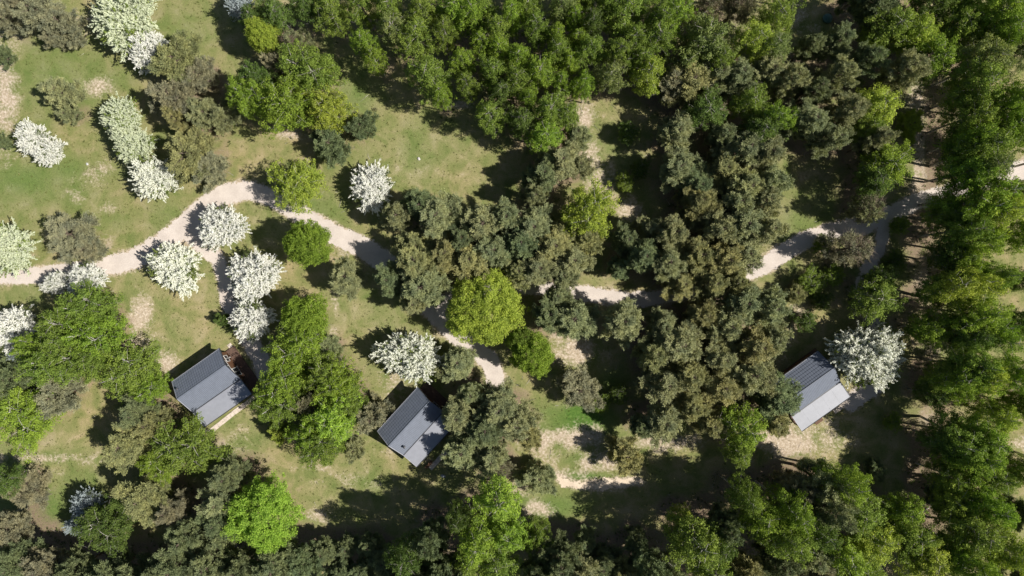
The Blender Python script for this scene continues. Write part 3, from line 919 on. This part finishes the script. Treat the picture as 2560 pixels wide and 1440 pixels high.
# gravel paths: every cell whose centre lies inside the ragged edge
def gravel(name, polys, color_stops, cell=0.11, ragged=0.16, z=0.006, bump=.25):
    m, t, p = mat(name + '_surface'); tc = N(t, "ShaderNodeTexCoord"); vec = tc.outputs['Object']
    f = noise(t, vec, 9, 5, .75); b_ = noise(t, vec, .6, 4, .6)
    c = ramp(t, f, color_stops); c = mixc(t, 1.0, c, ramp(t, b_, [(0.3, (0.86, 0.84, 0.82)), (0.7, (1.06, 1.05, 1.03))]), 'MULTIPLY')
    t.links.new(c, p.inputs['Base Color']); p.inputs['Roughness'].default_value = 0.95
    bp = N(t, "ShaderNodeBump"); bp.inputs['Strength'].default_value = bump; bp.inputs['Distance'].default_value = .05
    t.links.new(f, bp.inputs['Height']); t.links.new(bp.outputs[0], p.inputs['Normal'])
    x = np.arange(-76, 76, cell); y = np.arange(-26, 42, cell)
    Xp, Yp = np.meshgrid(x, y, indexing='ij'); d = np.minimum.reduce([polydist(Xp, Yp, q) for q in polys])
    d = d + (vnoise(Xp, Yp, 1.1, 8) - .5) * ragged * 2.2 + (vnoise(Xp, Yp, 4.5, 9) - .5) * ragged * 1.6 + (np.random.default_rng(3).random(Xp.shape) - .5) * ragged * 0.9
    ins = d < 0; ii, jj = np.nonzero(ins)
    jx = (np.random.default_rng(4).random((len(x) + 1, len(y) + 1)) - .5) * cell * .7; jy = (np.random.default_rng(6).random(jx.shape) - .5) * cell * .7
    corners = {}
    vid = -np.ones(jx.shape, int); V = []
    key = np.zeros(jx.shape, bool)
    for a, b in ((0, 0), (1, 0), (1, 1), (0, 1)): key[ii + a, jj + b] = True
    vi = np.nonzero(key); vid[vi] = np.arange(len(vi[0]))
    vx = -76 + (vi[0] - .5) * cell + jx[vi]; vy = -26 + (vi[1] - .5) * cell + jy[vi]
    Q = np.stack([vid[ii, jj], vid[ii + 1, jj], vid[ii + 1, jj + 1], vid[ii, jj + 1]], -1)
    me = mesh_np(name, np.stack([vx, vy, np.full(len(vx), z)], -1), Q, m)
    o = bpy.data.objects.new(name, me); C.objects.link(o); tag(o, kind='structure'); return o
gravel('gravel_path', [P_MAIN, P_FORK, P_EAST, P_SPUR], [(0.25, (0.40, 0.35, 0.315)), (0.5, (0.555, 0.495, 0.45)), (0.75, (0.68, 0.62, 0.57))])
gravel('sand_track', [P_SAND], [(0.25, (0.46, 0.37, 0.27)), (0.5, (0.62, 0.52, 0.41)), (0.75, (0.74, 0.64, 0.53))], ragged=.3, z=.010)

# ------------------------------------------------------------------ cabins
def simple(name, col, rough=.7, metal=0.0, var=.12, sc=6.0, spec=.4):
    m, t, p = mat(name); tc = N(t, "ShaderNodeTexCoord"); n = noise(t, tc.outputs['Object'], sc, 4, .65)
    lo = tuple(c * (1 - var) for c in col); hi = tuple(c * (1 + var) for c in col)
    t.links.new(ramp(t, n, [(.3, lo), (.7, hi)]), p.inputs['Base Color']); p.inputs['Roughness'].default_value = rough; p.inputs['Metallic'].default_value = metal
    p.inputs['Specular IOR Level'].default_value = spec; return m
M['tile'] = simple('grey_metal_roof_tiles', (0.125, 0.142, 0.180), .55, 0.0, .10, 2.0, .5)
M['sheet'] = simple('smooth_grey_metal_sheet', (0.245, 0.255, 0.290), .5, 0.0, .08, 1.3, .5)
M['trim'] = simple('dark_graphite_trim', (0.05, 0.052, 0.06), .45)
M['trimlight'] = simple('pale_grey_verge_trim', (0.42, 0.42, 0.46), .5)
M['wood'] = simple('brown_stained_boards', (0.13, 0.065, 0.035), .7, 0, .3, 5)
M['deck'] = simple('reddish_deck_boards', (0.115, 0.070, 0.052), .75, 0, .3, 4)
M['stone'] = simple('pale_paving_slabs', (0.58, 0.50, 0.43), .9, 0, .18, 3)
M['frame'] = simple('white_window_frame', (0.6, 0.6, 0.58), .5)
m, t_, p = mat('window_glass'); p.inputs['Base Color'].default_value = (0.03, 0.035, 0.04, 1); p.inputs['Roughness'].default_value = .05; p.inputs['Specular IOR Level'].default_value = .9; M['glass'] = m

def cabin(cx, cy, ang, Lx, Ly, label, vents):
    """local x runs along the ridge, local y from the porch side (-) to the back eave (+)"""
    r = empty('log_cabin', (cx, cy, 0), R(ang)); tag(r, label, 'cabin', 'grey roofed wooden cabins')
    hx = Lx / 2; yb = Ly / 2; yr = yb - Ly * .335; yj = yr - Ly * .33; yf = -Ly / 2
    zb, zr, zj, zf = 2.75, 4.2, 2.85, 2.6
    def slope(y):
        if y > yr: return zb + (zr - zb) * (yb - y) / (yb - yr)
        if y > yj: return zj + (zr - zj) * (y - yj) / (yr - yj)
        return zf + (zj - zf) * (y - yf) / (yj - yf)
    # walls, a slim body set in under the roof
    wx = hx - .45; wyb = yb - .40; wyf = yj + .1; wm = MB()
    top = [(wyb, slope(wyb) - .12), (yr, zr - .14), (wyf, slope(wyf) - .12)]
    prof = [(wyf, .25), (wyb, .25)] + top
    n = len(prof); V = [(x, y, z) for x in (-wx, wx) for y, z in prof]
    wm.add(V, [tuple(range(n)), tuple(range(n, 2 * n))[::-1]] + [(i, i + n, (i + 1) % n + n, (i + 1) % n) for i in range(n)])
    wall = wm.build('wall', M['wood'], r)
    bd = MB()
    for k in range(11):
        z = .45 + k * .185; bd.box(-wx - .02, wx + .02, wyb, wyb + .022, z, z + .14)
    bd.build('log_courses', M['wood'], wall)
    # foundation / deck running out on the right end and below the porch
    dk = MB()
    xs = np.arange(-wx - .1, hx + .70, .145)
    for x in xs: dk.box(x, x + .13, yf + .30, yb - .32, .14, .22)
    dk.box(-wx - .1, hx + .70, yf + .33, yb - .35, 0.0, .138)
    dk.build('deck', M['deck'], r)
    # tiled slopes
    def tiles(name, y0, z0, y1, z1, rows, rib, m_, amp=.015):
        nu = int(Lx / rib) * 4 + 1; us = np.linspace(-hx, hx, nu); V = []; F = []; vs = []
        for k in range(rows):
            a = k / rows; b = (k + 1) / rows - 1e-3; vs += [(a, 0.034), (b, 0.006)]
        ny_ = np.array([0, z1 - z0, -(y1 - y0)]) if (y1 - y0) < 0 else np.array([0, -(z1 - z0), (y1 - y0)]); ny_ = ny_ / np.linalg.norm(ny_)
        if ny_[2] < 0: ny_ = -ny_
        for (s, e) in vs:
            for i, u in enumerate(us):
                hgt = e + amp * (0.5 + .5 * math.cos(2 * math.pi * i / 4))
                V.append((u, y0 + (y1 - y0) * s + ny_[1] * hgt, z0 + (z1 - z0) * s + ny_[2] * hgt))
        nr = len(vs)
        for a in range(nr - 1):
            for i in range(nu - 1): F.append((a * nu + i, a * nu + i + 1, (a + 1) * nu + i + 1, (a + 1) * nu + i))
        s = MB(); s.add(V, F)
        # underside
        th = .07; q = [(-hx, y0, z0), (hx, y0, z0), (hx, y1, z1), (-hx, y1, z1)]
        s.hexa([(x, y - 0 * th, z - th) for x, y, z in q] + [(x, y, z - .004) for x, y, z in q])
        return s.build(name, m_, r)
    back = tiles('rear_roof_slope', yb, zb, yr, zr, 7, .30, M['tile'], .018)
    front = tiles('front_roof_slope', yj, zj, yr, zr, 6, .185, M['tile'])
    # smooth porch roof with low standing seams
    sh = MB(); q = [(-hx, yf, zf), (hx, yf, zf), (hx, yj - .02, zj - .02), (-hx, yj - .02, zj - .02)]
    sh.hexa([(x, y, z - .06) for x, y, z in q] + q)
    porch = sh.build('porch_roof', M['sheet'], r)
    se = MB()
    ns = 5
    for k in range(ns + 1):
        x = -hx + .02 + (Lx - .04) * k / ns
        se.hexa([(x - .008, yf, zf), (x + .008, yf, zf), (x + .008, yj - .03, zj - .022), (x - .008, yj - .03, zj - .022), (x - .008, yf, zf + .008), (x + .008, yf, zf + .008), (x + .008, yj - .03, zj - .014), (x - .008, yj - .03, zj - .014)])
    se.build('standing_seams', M['sheet'], porch)
    # ridge cap, joint flashing, gutters, verge trims
    rc = MB(); rc.hexa([(-hx - .02, yr - .16, zr - .075), (hx + .02, yr - .16, zr - .075), (hx + .02, yr + .16, zr - .09), (-hx - .02, yr + .16, zr - .09),
                        (-hx - .02, yr - .03, zr + .075), (hx + .02, yr - .03, zr + .075), (hx + .02, yr + .03, zr + .075), (-hx - .02, yr + .03, zr + .075)])
    rc.build('ridge_cap', M['tile'], r)
    jf = MB(); jf.box(-hx, hx, yj - .09, yj + .05, zj - .03, zj + .065); jf.build('joint_flashing', M['trim'], r)
    gt = MB(); gt.tube([(-hx - .03, yb + .06, zb - .04), (hx + .03, yb + .06, zb - .04)], [.055, .055], 8); gt.build('gutter', M['trim'], r)
    gt = MB(); gt.tube([(-hx - .03, yf - .06, zf - .05), (hx + .03, yf - .06, zf - .05)], [.05, .05], 8); gt.build('gutter', M['trim'], r)
    gt = MB(); gt.box(-hx, hx, yb + .005, yb + .03, zb + .0, zb + .06); gt.build('eave_trim', M['trimlight'], r)
    for s in (-1, 1):
        v = MB(); x0, x1 = (hx + .004, hx + .05) if s > 0 else (-hx - .05, -hx - .004)
        for (ya, za, yc, zc) in ((yb, zb, yr, zr), (yr, zr, yj, zj), (yj, zj, yf, zf)):
            v.hexa([(x0, ya, za - .14), (x1, ya, za - .14), (x1, yc, zc - .14), (x0, yc, zc - .14), (x0, ya, za + .045), (x1, ya, za + .045), (x1, yc, zc + .045), (x0, yc, zc + .045)])
        v.build('verge_board', M['trim'] if s > 0 else M['trimlight'], r)
    # gable glazing on the right-hand end and windows
    gx_ = wx + .012
    def window(x, y0, y1, z0, z1, sx=1):
        f = MB(); a, b = (x, x + .05) if sx > 0 else (x - .05, x)
        for (p0, p1, q0, q1) in ((y0, y1, z0, z0 + .06), (y0, y1, z1 - .06, z1), (y0, y0 + .06, z0 + .06, z1 - .06), (y1 - .06, y1, z0 + .06, z1 - .06), ((y0 + y1) / 2 - .025, (y0 + y1) / 2 + .025, z0 + .06, z1 - .06)): f.box(a, b, p0, p1, q0, q1)
        o = f.build('window', M['frame'], r); g_ = MB(); g_.box(a + .005, b - .02, y0 + .05, y1 - .05, z0 + .05, z1 - .05); g_.build('pane', M['glass'], o)
    window(gx_, yr - .75, yr + .75, 2.3, 3.3); window(gx_, yr - 1.6, yr - .5, .35, 2.15); window(gx_, yr + .5, yr + 1.4, 1.0, 2.0)
    window(-gx_, yr - .6, yr + .6, 1.0, 2.1, -1)
    d = MB(); d.box(-.5, .45, wyf - .06, wyf - .002, .27, 2.25); door = d.build('door', M['deck'], r)
    h = MB(); h.tube([(.33, wyf - .11, 1.15), (.33, wyf - .11, 1.35)], [.015, .015], 6); h.build('handle', M['trimlight'], door)
    # porch posts and rail
    for x in (-hx + .25, -hx / 3, hx / 3, hx - .25):
        s = MB(); s.box(x - .06, x + .06, yf + .34, yf + .46, .22, zf + .02); s.build('post', M['wood'], r)
    s = MB(); s.box(-hx + .31, -hx / 3 - .06, yf + .37, yf + .43, .95, 1.05); s.build('porch_rail', M['wood'], r)
    s = MB(); s.box(hx / 3 + .06, hx - .31, yf + .37, yf + .43, .95, 1.05); s.build('porch_rail', M['wood'], r)
    for (vx, vy, vr, vh) in vents:
        z = slope(vy); v = MB(); v.tube([(vx, vy, z - .05), (vx, vy, z + vh)], [vr, vr], 10); vp = v.build('vent_pipe', M['trim'], r)
        v = MB(); v.tube([(vx, vy, z + vh + .05), (vx, vy, z + vh + .09), (vx, vy, z + vh + .15)], [vr * 2, vr * 1.9, .02], 10); v.build('rain_cap', M['trim'], vp)
    return r
cabin(*cabins[0], 'left cabin, grey roof dappled by a tree shadow at its right end', [(-3.05, 2.15, .07, .25)])
cabin(*cabins[1], 'middle cabin, grey roof partly hidden under a brown pine at its left end', [(-2.6, -.45, .09, .45)])
cabin(*cabins[2], 'right cabin beside the large cream blossoming tree, dark pine over its left corner', [])

# paving strips beside the cabins
def strip(name, pts, wd, m_, z=.05):
    s = MB(); P_ = [np.array(p, float) for p in pts]; rr = random.Random(len(pts) * 7 + 1)
    for a, b in zip(P_[:-1], P_[1:]):
        L_ = np.linalg.norm(b - a); d = (b - a) / L_; nrm = np.array([-d[1], d[0]]); n = max(1, int(L_ / .5))
        for k in range(n):
            p0 = a + d * (L_ * k / n + .012); p1 = a + d * (L_ * (k + 1) / n - .012); w0 = wd / 2 * (1 + rr.uniform(-.06, .06)); zz = z + rr.uniform(-.008, .008)
            c = [p0 - nrm * w0, p1 - nrm * w0, p1 + nrm * w0, p0 + nrm * w0]
            s.hexa([(q[0], q[1], -.03) for q in c] + [(q[0], q[1], zz) for q in c])
    o = s.build(name, m_); tag(o, kind='structure'); return o
strip('paving', [W2(572, 860), W2(618, 925), W2(650, 968)], .5, M['stone'])
strip('paving', [W2(640, 990), W2(585, 1032), W2(522, 1082)], .55, M['stone'], .046)
strip('paving', [W2(1150, 1108), W2(1105, 1140), W2(1075, 1172)], .55, M['stone'])
strip('paving', [W2(2120, 1006), W2(2085, 1030)], .5, M['stone'])

# ------------------------------------------------------------------ small things
def bench(px, py, ang, label):
    x, y = W2(px, py); r = empty('wooden_bench', (x, y, 0), R(ang)); tag(r, label, 'bench')
    s = MB()
    for k in range(3): s.box(-.55, .55, -.18 + k * .125, -.18 + k * .125 + .11, .42, .46)
    s.build('seat', M['wood'], r)
    for sx in (-.42, .42):
        l = MB(); l.box(sx - .04, sx + .04, -.15, .17, 0, .418); l.build('leg', M['wood'], r)
bench(1073, 1160, 48, 'dark wooden bench by the lower corner of the middle cabin')
bench(2044, 1052, 35, 'dark bench under the lower eave of the right-hand cabin')
def lamp(px, py, label, h=.5):
    x, y = W2(px, py, h); r = empty('garden_lamp', (x, y, 0)); tag(r, label, 'garden lamp', 'white globe garden lamps')
    s = MB(); s.tube([(0, 0, 0), (0, 0, h)], [.03, .025], 8); s.build('post', M['trim'], r)
    s = MB(); pts = [(0, 0, h + .1 - .1 * math.cos(a)) for a in np.linspace(.2, 2.94, 7)]; s.tube(pts, [.11 * math.sin(a) for a in np.linspace(.2, 2.94, 7)], 12)
    s.build('globe', M['frame'], r, True)
lamp(2117, 970, 'white globe lamp beside the right end of the right-hand cabin')
lamp(575, 893, 'small white globe lamp on the left cabin terrace, upper one')
lamp(593, 917, 'small white globe lamp on the left cabin terrace, lower one')
# round green lid
x, y = W2(2068, 47); r = empty('manhole_lid', (x, y, 0)); tag(r, 'round dark green plastic lid lying in the shade at the top right', 'manhole lid')
M['greenplastic'] = simple('green_plastic', (0.06, 0.13, 0.11), .4, 0, .2, 6)
s = MB(); zz = [(0, .60), (.18, .60), (.24, .52), (.30, .30), (.33, .05)]; s.tube([(0, 0, z) for z, _ in zz], [q for _, q in zz], 24); s.build('lid', M['greenplastic'], r)
s = MB()
for k in range(3): a = k * 2.094; s.tube([(.12 * math.cos(a), .12 * math.sin(a), .33), (.46 * math.cos(a), .46 * math.sin(a), .28)], [.03, .03], 6)
s.build('ribs', M['greenplastic'], r)
# boulder
def boulder(px, py, rad, label, col):
    rng = np.random.default_rng(int(px)); x, y = W2(px, py); nu, nv = 14, 8; V = []; F = []
    for j in range(nv + 1):
        th = math.pi / 2 * j / nv
        for i in range(nu):
            a = 6.283 * i / nu; q = rad * (1 + .18 * math.sin(2 * a + px) + .1 * rng.normal() * .6); V.append((q * math.cos(th) * math.cos(a), q * math.cos(th) * math.sin(a) * .8, rad * .65 * math.sin(th) + (-.05 if j == 0 else 0)))
    for j in range(nv):
        for i in range(nu): i2 = (i + 1) % nu; F.append((j * nu + i, j * nu + i2, (j + 1) * nu + i2, (j + 1) * nu + i))
    s = MB(); s.add(V, F); o = s.build('boulder', simple('granite', col, .85, 0, .25, 4)); o.location = (x, y, 0); tag(o, label, 'boulder')
boulder(1108, 1190, .28, 'pale grey boulder in the shade below the middle cabin', (.38, .40, .43))
boulder(1047, 397, .22, 'pale flat stone on the grass right of the lone clearing blossom tree', (.5, .48, .46))
boulder(218, 410, .18, 'pale stone in the dark green grass of the left lawn', (.45, .46, .44))

# fallen and broken dead birches
def dead(px, py, label, main, side, seed):
    x, y = W2(px, py); o = MB(); rng = np.random.default_rng(seed)
    root = empty('dead_tree', (x, y, 0)); tag(root, label, 'dead tree')
    pts = [np.array(p, float) for p in main]; o.tube(pts, np.linspace(.11, .03, len(pts)), 7); o.build('trunk', M['deadwood'], root, True)
    for (sx, sy, sz), (ex_, ey, ez) in side:
        b = MB(); mid = (np.array([sx, sy, sz]) + np.array([ex_, ey, ez])) / 2 + rng.normal(size=3) * .12; b.tube([(sx, sy, sz), mid, (ex_, ey, ez)], [.05, .035, .012], 5)
        b.build('branch', M['deadwood'], root, True)
dead(2361, 1282, 'broken bare dead tree lying pale in the shade of the lower right wood', [(0, 0, .2), (.1, .4, .6), (.28, 1.2, 1.2), (.3, 2.0, 1.7), (.45, 2.9, 2.4)],
     [((.28, 1.0, 1.1), (.75, 1.6, 1.6)), ((0, 0, .3), (-.1, -1.0, .5)), ((0, 0, .3), (.35, -1.2, .4)), ((0, 0, .4), (1.2, .2, .9)), ((0, 0, .3), (.8, -.5, .5)), ((.8, -.3, .5), (1.4, .1, .7)), ((1.0, 0, .7), (1.7, -.7, .4)), ((0, .1, .3), (.9, .35, .5))], 3)
dead(2318, 1270, "short pale broken log left of the bare dead tree", [(-.5, -.3, .1), (0, 0, .15), (.5, .35, .12)], [((.3, .3, .15), (.35, .9, .5))], 4)

# ------------------------------------------------------------------ undergrowth and grass (nobody could count it)
rng = np.random.default_rng(77)
def scatter(n, dens):
    x = rng.uniform(-68, 68, n); y = rng.uniform(-40, 40, n); k = dens(x, y) > rng.random(n); return x[k], y[k]
def out_cab(x, y, pad=.6):
    ok = np.ones(x.shape, bool)
    for cx, cy, a, lx, ly in cabins:
        c, s = math.cos(R(a)), math.sin(R(a)); u = (x - cx) * c + (y - cy) * s; v = -(x - cx) * s + (y - cy) * c
        ok &= ~((np.abs(u) < lx / 2 + pad) & (np.abs(v) < ly / 2 + pad * .2))
    return ok
def on_path(x, y): return np.minimum.reduce([polydist(x, y, q) for q in (P_MAIN, P_FORK, P_EAST, P_SPUR, P_SAND)])
def plants(name, x, y, per, spread, h, L_, W_, m_, col):
    n = len(x); a = rng.random((n, per)) * 6.283; rr = rng.random((n, per)) ** .6 * spread; sc = (.5 + rng.random(n))[:, None]
    P_ = np.stack([x[:, None] + np.cos(a) * rr * sc, y[:, None] + np.sin(a) * rr * sc, .02 + rng.random((n, per)) * h * sc], -1).reshape(-1, 3)
    D_ = np.stack([np.cos(a), np.sin(a), .3 + rng.random((n, per))], -1).reshape(-1, 3); k = len(P_)
    Nn = rng.normal(size=(k, 3)) * .5 + np.array([0, 0, 1.]); s = .6 + .8 * rng.random(k)
    V, Q = cards(P_, D_, Nn, L_ * s, W_ * s); o = bpy.data.objects.new(name, mesh_np(name, V, Q, m_)); C.objects.link(o); o.color = (*col, 1); tag(o, kind='stuff'); return o
x, y = scatter(26000, lambda x, y: np.clip(litter_at(x, y) - .35, 0, 1) * (vnoise(x, y, .35, 21) > .45) * (on_path(x, y) > .3)); k = out_cab(x, y)
tag(plants('undergrowth', x[k], y[k], 12, .22, .28, .15, .09, M['shrub'], (0.075, 0.105, 0.032)), 'low green undergrowth on the forest floor', 'undergrowth')
x, y = scatter(52000, lambda x, y: (np.clip(1.1 - litter_at(x, y), 0, 1) * .35 + .75 * (np.abs(on_path(x, y) - .15) < .25)) * (on_path(x, y) > -.05) * (blobs(x, y, SAND) < .5)); k = out_cab(x, y)
tag(plants('grass_tufts', x[k], y[k], 10, .10, .07, .13, .028, M['shrub'], (0.17, 0.185, 0.06)), 'tufts of meadow grass along path edges', 'grass')
x, y = scatter(14000, lambda x, y: (blobs(x, y, SAND) * .35) * (on_path(x, y) > .1)); k = out_cab(x, y)
tag(plants('dry_grass', x[k], y[k], 9, .14, .06, .16, .025, M['shrub'], (0.42, 0.36, 0.22)), 'bleached dry grass on sandy patches', 'dry grass')

x, y = scatter(2600, lambda x, y: np.clip(litter_at(x, y), 0, .8) * (on_path(x, y) > .2)); k = out_cab(x, y); tw = MB(); rr_ = np.random.default_rng(8)
for a_, b_ in zip(x[k], y[k]):
    l_ = .3 + 1.1 * rr_.random() ** 2; th = rr_.random() * 6.28; c_, s_ = math.cos(th) * l_, math.sin(th) * l_
    tw.tube([(a_, b_, .03), (a_ + c_ * .5 + rr_.normal() * .05, b_ + s_ * .5, .05), (a_ + c_, b_ + s_, .02)], [.022, .018, .006], 3, False)
tag(tw.build('fallen_twigs', M['deadwood']), 'pale fallen twigs scattered on the forest floor', 'twigs', kind='stuff')

# ------------------------------------------------------------------ plant the trees
LAND = {'the left cabin': (525, 970), 'the middle cabin': (1045, 1070), 'the right cabin': (2050, 975), 'the big central oak': (1212, 770), 'the lime maple': (665, 1278),
        'the path fork': (510, 560), 'the clearing white tree': (930, 468), 'the white-limbed central birch': (1466, 518), 'the round green lid': (2068, 47), 'the top left corner': (0, 0),
        'the top right corner': (2560, 0), 'the bottom right corner': (2560, 1440), 'the bottom left corner': (0, 1440), 'the vivid grass patch': (1460, 1040), 'the pale sand track': (1480, 1210),
        'the white-forked top wood birch': (1528, 186), 'the wide pale birch dome': (1745, 112), 'the vivid yellow-green round tree': (665, 95), 'the V-shaped stems': (2293, 258), 'the dead tree': (2361, 1282),
        'the large cream blossoming tree': (2158, 888), 'the bare path-side pine': (2125, 622), 'the right path end': (2560, 420), 'the sunlit middle path': (1530, 745), 'the middle of the top edge': (1280, 0),
        'the middle of the right edge': (2560, 720), 'the middle of the bottom edge': (1280, 1440), 'the silvery lower left tree': (228, 1262), 'the birch island in shade': (1735, 1360), 'the lower right grey pine': (2040, 1195),
        'the white-limbed right birch': (2190, 745), 'the twin grey clearing pines': (1686, 385), 'the top wood front birch': (1092, 190), 'the right path curve': (1960, 630)}
def dirword(dx, dy):
    a = math.degrees(math.atan2(-dy, dx)) % 360; w8 = ['right of', 'above right of', 'above', 'above left of', 'left of', 'below left of', 'below', 'below right of']
    return w8[int(((a + 22.5) % 360) // 45)]
ORD = ['nearest', 'second nearest', 'third nearest', 'fourth nearest', 'fifth nearest', 'sixth nearest', 'seventh nearest', 'eighth nearest', 'ninth nearest', 'tenth nearest']
NOUN = dict(s='sapling', B='birch', b='birch', P='pine', Q='pine', D='pine', O='broadleaf tree', G='broadleaf tree', W='blossoming tree')
auto = {}
for i, t in enumerate(T):
    if t[6]: continue
    best = min(LAND.items(), key=lambda kv: math.hypot(t[1] - kv[1][0], t[2] - kv[1][1])); dx, dy = t[1] - best[1][0], t[2] - best[1][1]
    auto.setdefault((NOUN[t[0]], best[0], dirword(dx, dy)), []).append((math.hypot(dx, dy), i))
for (noun, land, dw), lst in auto.items():
    lst.sort()
    for k, (dist, i) in enumerate(lst):
        t = T[i]; size = 'slim' if t[3] < 32 else ('broad' if t[3] > 50 else 'medium'); base = f"{'' if len(lst) > 1 else size + ' '}{TINT[t[5]][1]} {noun} {dw} {land}"
        if len(lst) > 1: base += f", {ORD[min(k, 9)]} to it"
        t[6] = base
rt = random.Random(9); cnt = {}
for t in T:
    ty, px, py, rp, H, ti, lab = t
    lst = PT if (ty == 'B' and px > 2150) else PROTO[ty]; cnt[ty] = cnt.get(ty, 0) + 1
    pr = lst[rt.randrange(len(lst))] if ty != 'G' else lst[0 if px > 1000 else 1]
    h = H * pr['hc']; x, y = W2(px, py, h); rad = rp / PPM * (CAMH - h) / CAMH
    root = empty(NAMES[ty], (x, y, 0), rt.random() * 6.283)
    s = rad / pr['R'] * (1.04 if ty in 'BbPQ' else 1.0) ; root.scale = (s * rt.uniform(.9, 1.1), s * rt.uniform(.9, 1.1), H / pr['H'])
    if ty in 'BP': root.scale = (s * rt.uniform(.94, 1.06), s * rt.uniform(.94, 1.06), H / pr['H'])
    tag(root, lab, CAT[ty], GROUP[ty])
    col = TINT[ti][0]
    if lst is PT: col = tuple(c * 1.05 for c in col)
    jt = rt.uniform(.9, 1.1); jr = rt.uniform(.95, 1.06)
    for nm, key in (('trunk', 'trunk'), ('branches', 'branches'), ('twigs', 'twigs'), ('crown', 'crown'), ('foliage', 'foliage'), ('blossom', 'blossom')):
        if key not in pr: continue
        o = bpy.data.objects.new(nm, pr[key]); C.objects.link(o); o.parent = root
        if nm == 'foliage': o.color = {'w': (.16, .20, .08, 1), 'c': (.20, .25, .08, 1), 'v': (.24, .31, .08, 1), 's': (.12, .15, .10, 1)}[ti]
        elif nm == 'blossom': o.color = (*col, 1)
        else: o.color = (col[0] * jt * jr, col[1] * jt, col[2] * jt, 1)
_ls = [t[6] for t in T]
for _l in _ls:
    if len(_l.replace('-', '-').split()) > 16: print('LONG', _l)
for _l in set(_ls):
    if _ls.count(_l) > 1: print('DUP', _l)
print('trees', len(T), 'objects', len(scene.objects))
